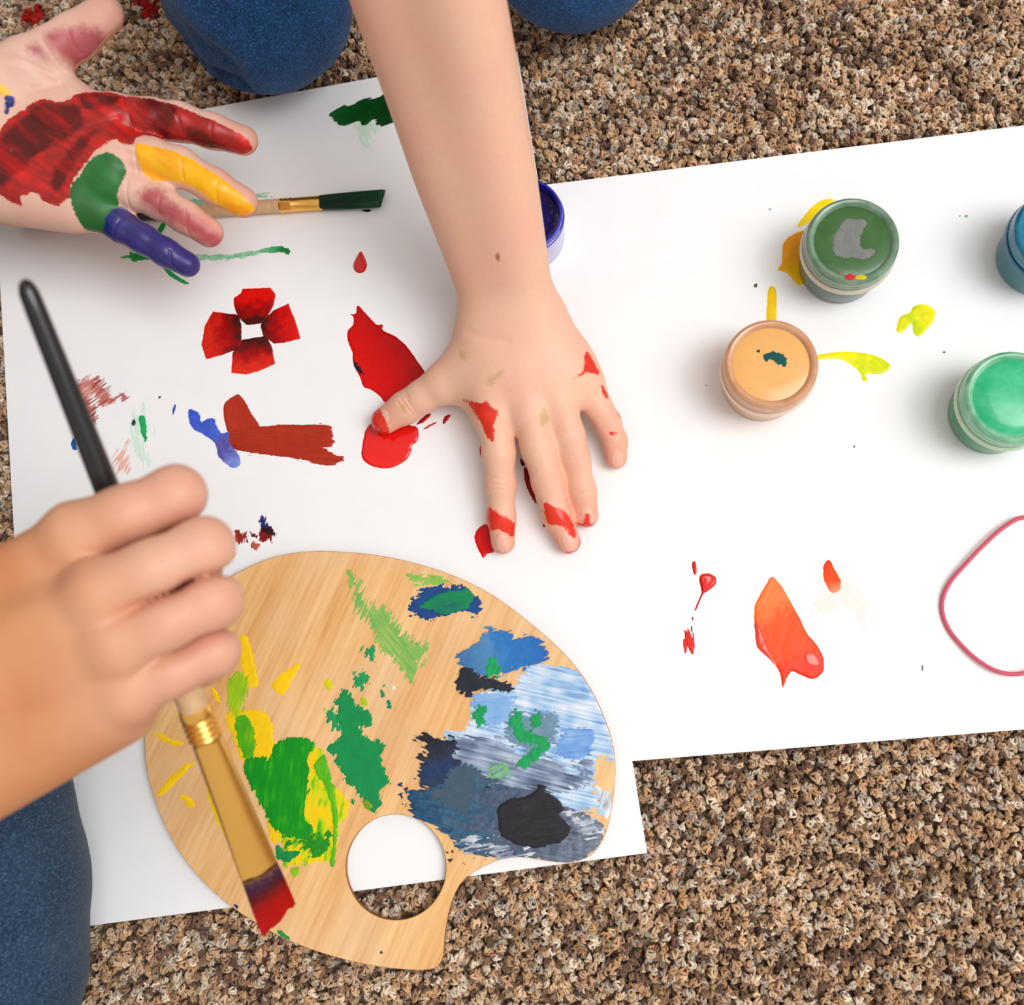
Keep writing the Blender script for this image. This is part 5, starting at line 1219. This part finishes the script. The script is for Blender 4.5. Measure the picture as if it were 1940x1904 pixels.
    S2.chain([Wj(-0.405, -0.066, 0.203, 0.027), Wj(-0.43, -0.069, 0.204, 0.0325), Wj(-0.50, -0.10, 0.235, 0.034), Wj(-0.55, -0.02, 0.40, 0.040)], 0.01, 0.01)
    S2.chain([Wj(-0.43, 0.289, 0.120, 0.022), (el[0], 0.0305), Wj(-0.52, 0.30, 0.22, 0.033), Wj(-0.56, 0.25, 0.40, 0.040)], 0.01, 0.01)
    v2, q2 = S2.mesh(); pieces.append((v2, q2, {}))
    (hv, hq, lips), hair, eyes, R = head((-0.60, 0.11, 0.61), (0.78, 0.0, -0.62), (0.4, 0, 1), (-0.585, 0.105, 0.45))
    pieces.append((hv, hq, {'flush': np.clip(lips / 3, 0, 1)}))
    mat = skin_material('older_child_skin', (212, 148, 104), (204, 132, 88), [
        ('pink', [(150, 34, 58), (184, 62, 80)], 3.5, 0.85, 0.4), ('yellow', [(246, 170, 4), (250, 188, 6), (244, 150, 4)], 0.5, 0.97, 0.3),
        ('red', [(206, 8, 6), (150, 12, 10), (216, 14, 8)], 0.5, 0.97, 0.3), ('maroon', [(44, 22, 16), (96, 18, 14), (170, 14, 12)], 1.6, 0.92, 0.3),
        ('green', [(0, 88, 34), (6, 118, 46)], 0.5, 0.97, 0.4), ('blue', [(24, 26, 92), (38, 42, 122), (66, 54, 108)], 0.6, 0.97, 0.3)],
        ((230, 192, 172), (228, 180, 160)))
    root = empty('person', (-0.55, 0.08, 0.0))
    tag(root, 'child in blue jeans holding a brush and showing a palm covered in coloured paint', 'person')
    body = body_mesh('body', pieces, mat, None, ['pink', 'yellow', 'red', 'maroon', 'green', 'blue', 'flush', 'tone'])
    kids = [body]
    kn = J(-88, 1490, .062, 188)
    Sj = Sculpt((-0.74, -0.36, -0.008), (-0.20, 0.42, 0.20), 0.0036)
    Sj.chain([kn, Wj(-0.45, 0.005, 0.080, 0.062), Wj(-0.62, 0.05, 0.10, 0.080)], 0.02, 0.02)
    Sj.chain([kn, J(-44, 1700, .054, 193), J(-42, 1850, .050, 186), J(-80, 2010, .047, 180), Wj(-0.40, -0.26, 0.042, 0.036)], 0.012, 0.015)
    Sj.chain([Wj(-0.47, 0.345, 0.055, 0.05), Wj(-0.54, 0.25, 0.075, 0.062), Wj(-0.62, 0.13, 0.10, 0.080)], 0.02, 0.02)
    kids.append(cloth('jeans', Sj, denim('grey_blue_denim', (28, 46, 66), (42, 62, 84), (62, 80, 96)), None, 0.0022, 0.035, 8))
    Ss = Sculpt((-0.78, -0.18, 0.06), (-0.40, 0.40, 0.54), 0.0055)
    Ss.add([(Wj(-0.63, 0.05, 0.14, 0.085), Wj(-0.58, 0.05, 0.40, 0.075)), (Wj(-0.63, 0.13, 0.14, 0.085), Wj(-0.58, 0.16, 0.40, 0.075))], 0.03, 0.02)
    Ss.chain([Wj(-0.58, 0.05, 0.42, 0.055), Wj(-0.55, -0.02, 0.40, 0.050), Wj(-0.505, -0.065, 0.32, 0.049)], 0.02, 0.03)
    Ss.chain([Wj(-0.58, 0.16, 0.42, 0.055), Wj(-0.56, 0.25, 0.40, 0.050), Wj(-0.538, 0.28, 0.30, 0.049)], 0.02, 0.03)
    kids.append(cloth('t_shirt', Ss, flat('navy_jersey', (52, 58, 80), 0.9), None, 0.004, 0.05, 6))
    inv = Matrix.Translation(-root.location)
    for o in kids: o.parent = root; o.matrix_parent_inverse = inv
    hair_and_eyes(body, hair, eyes, R[:, 1], (44, 28, 18))
child_painting()
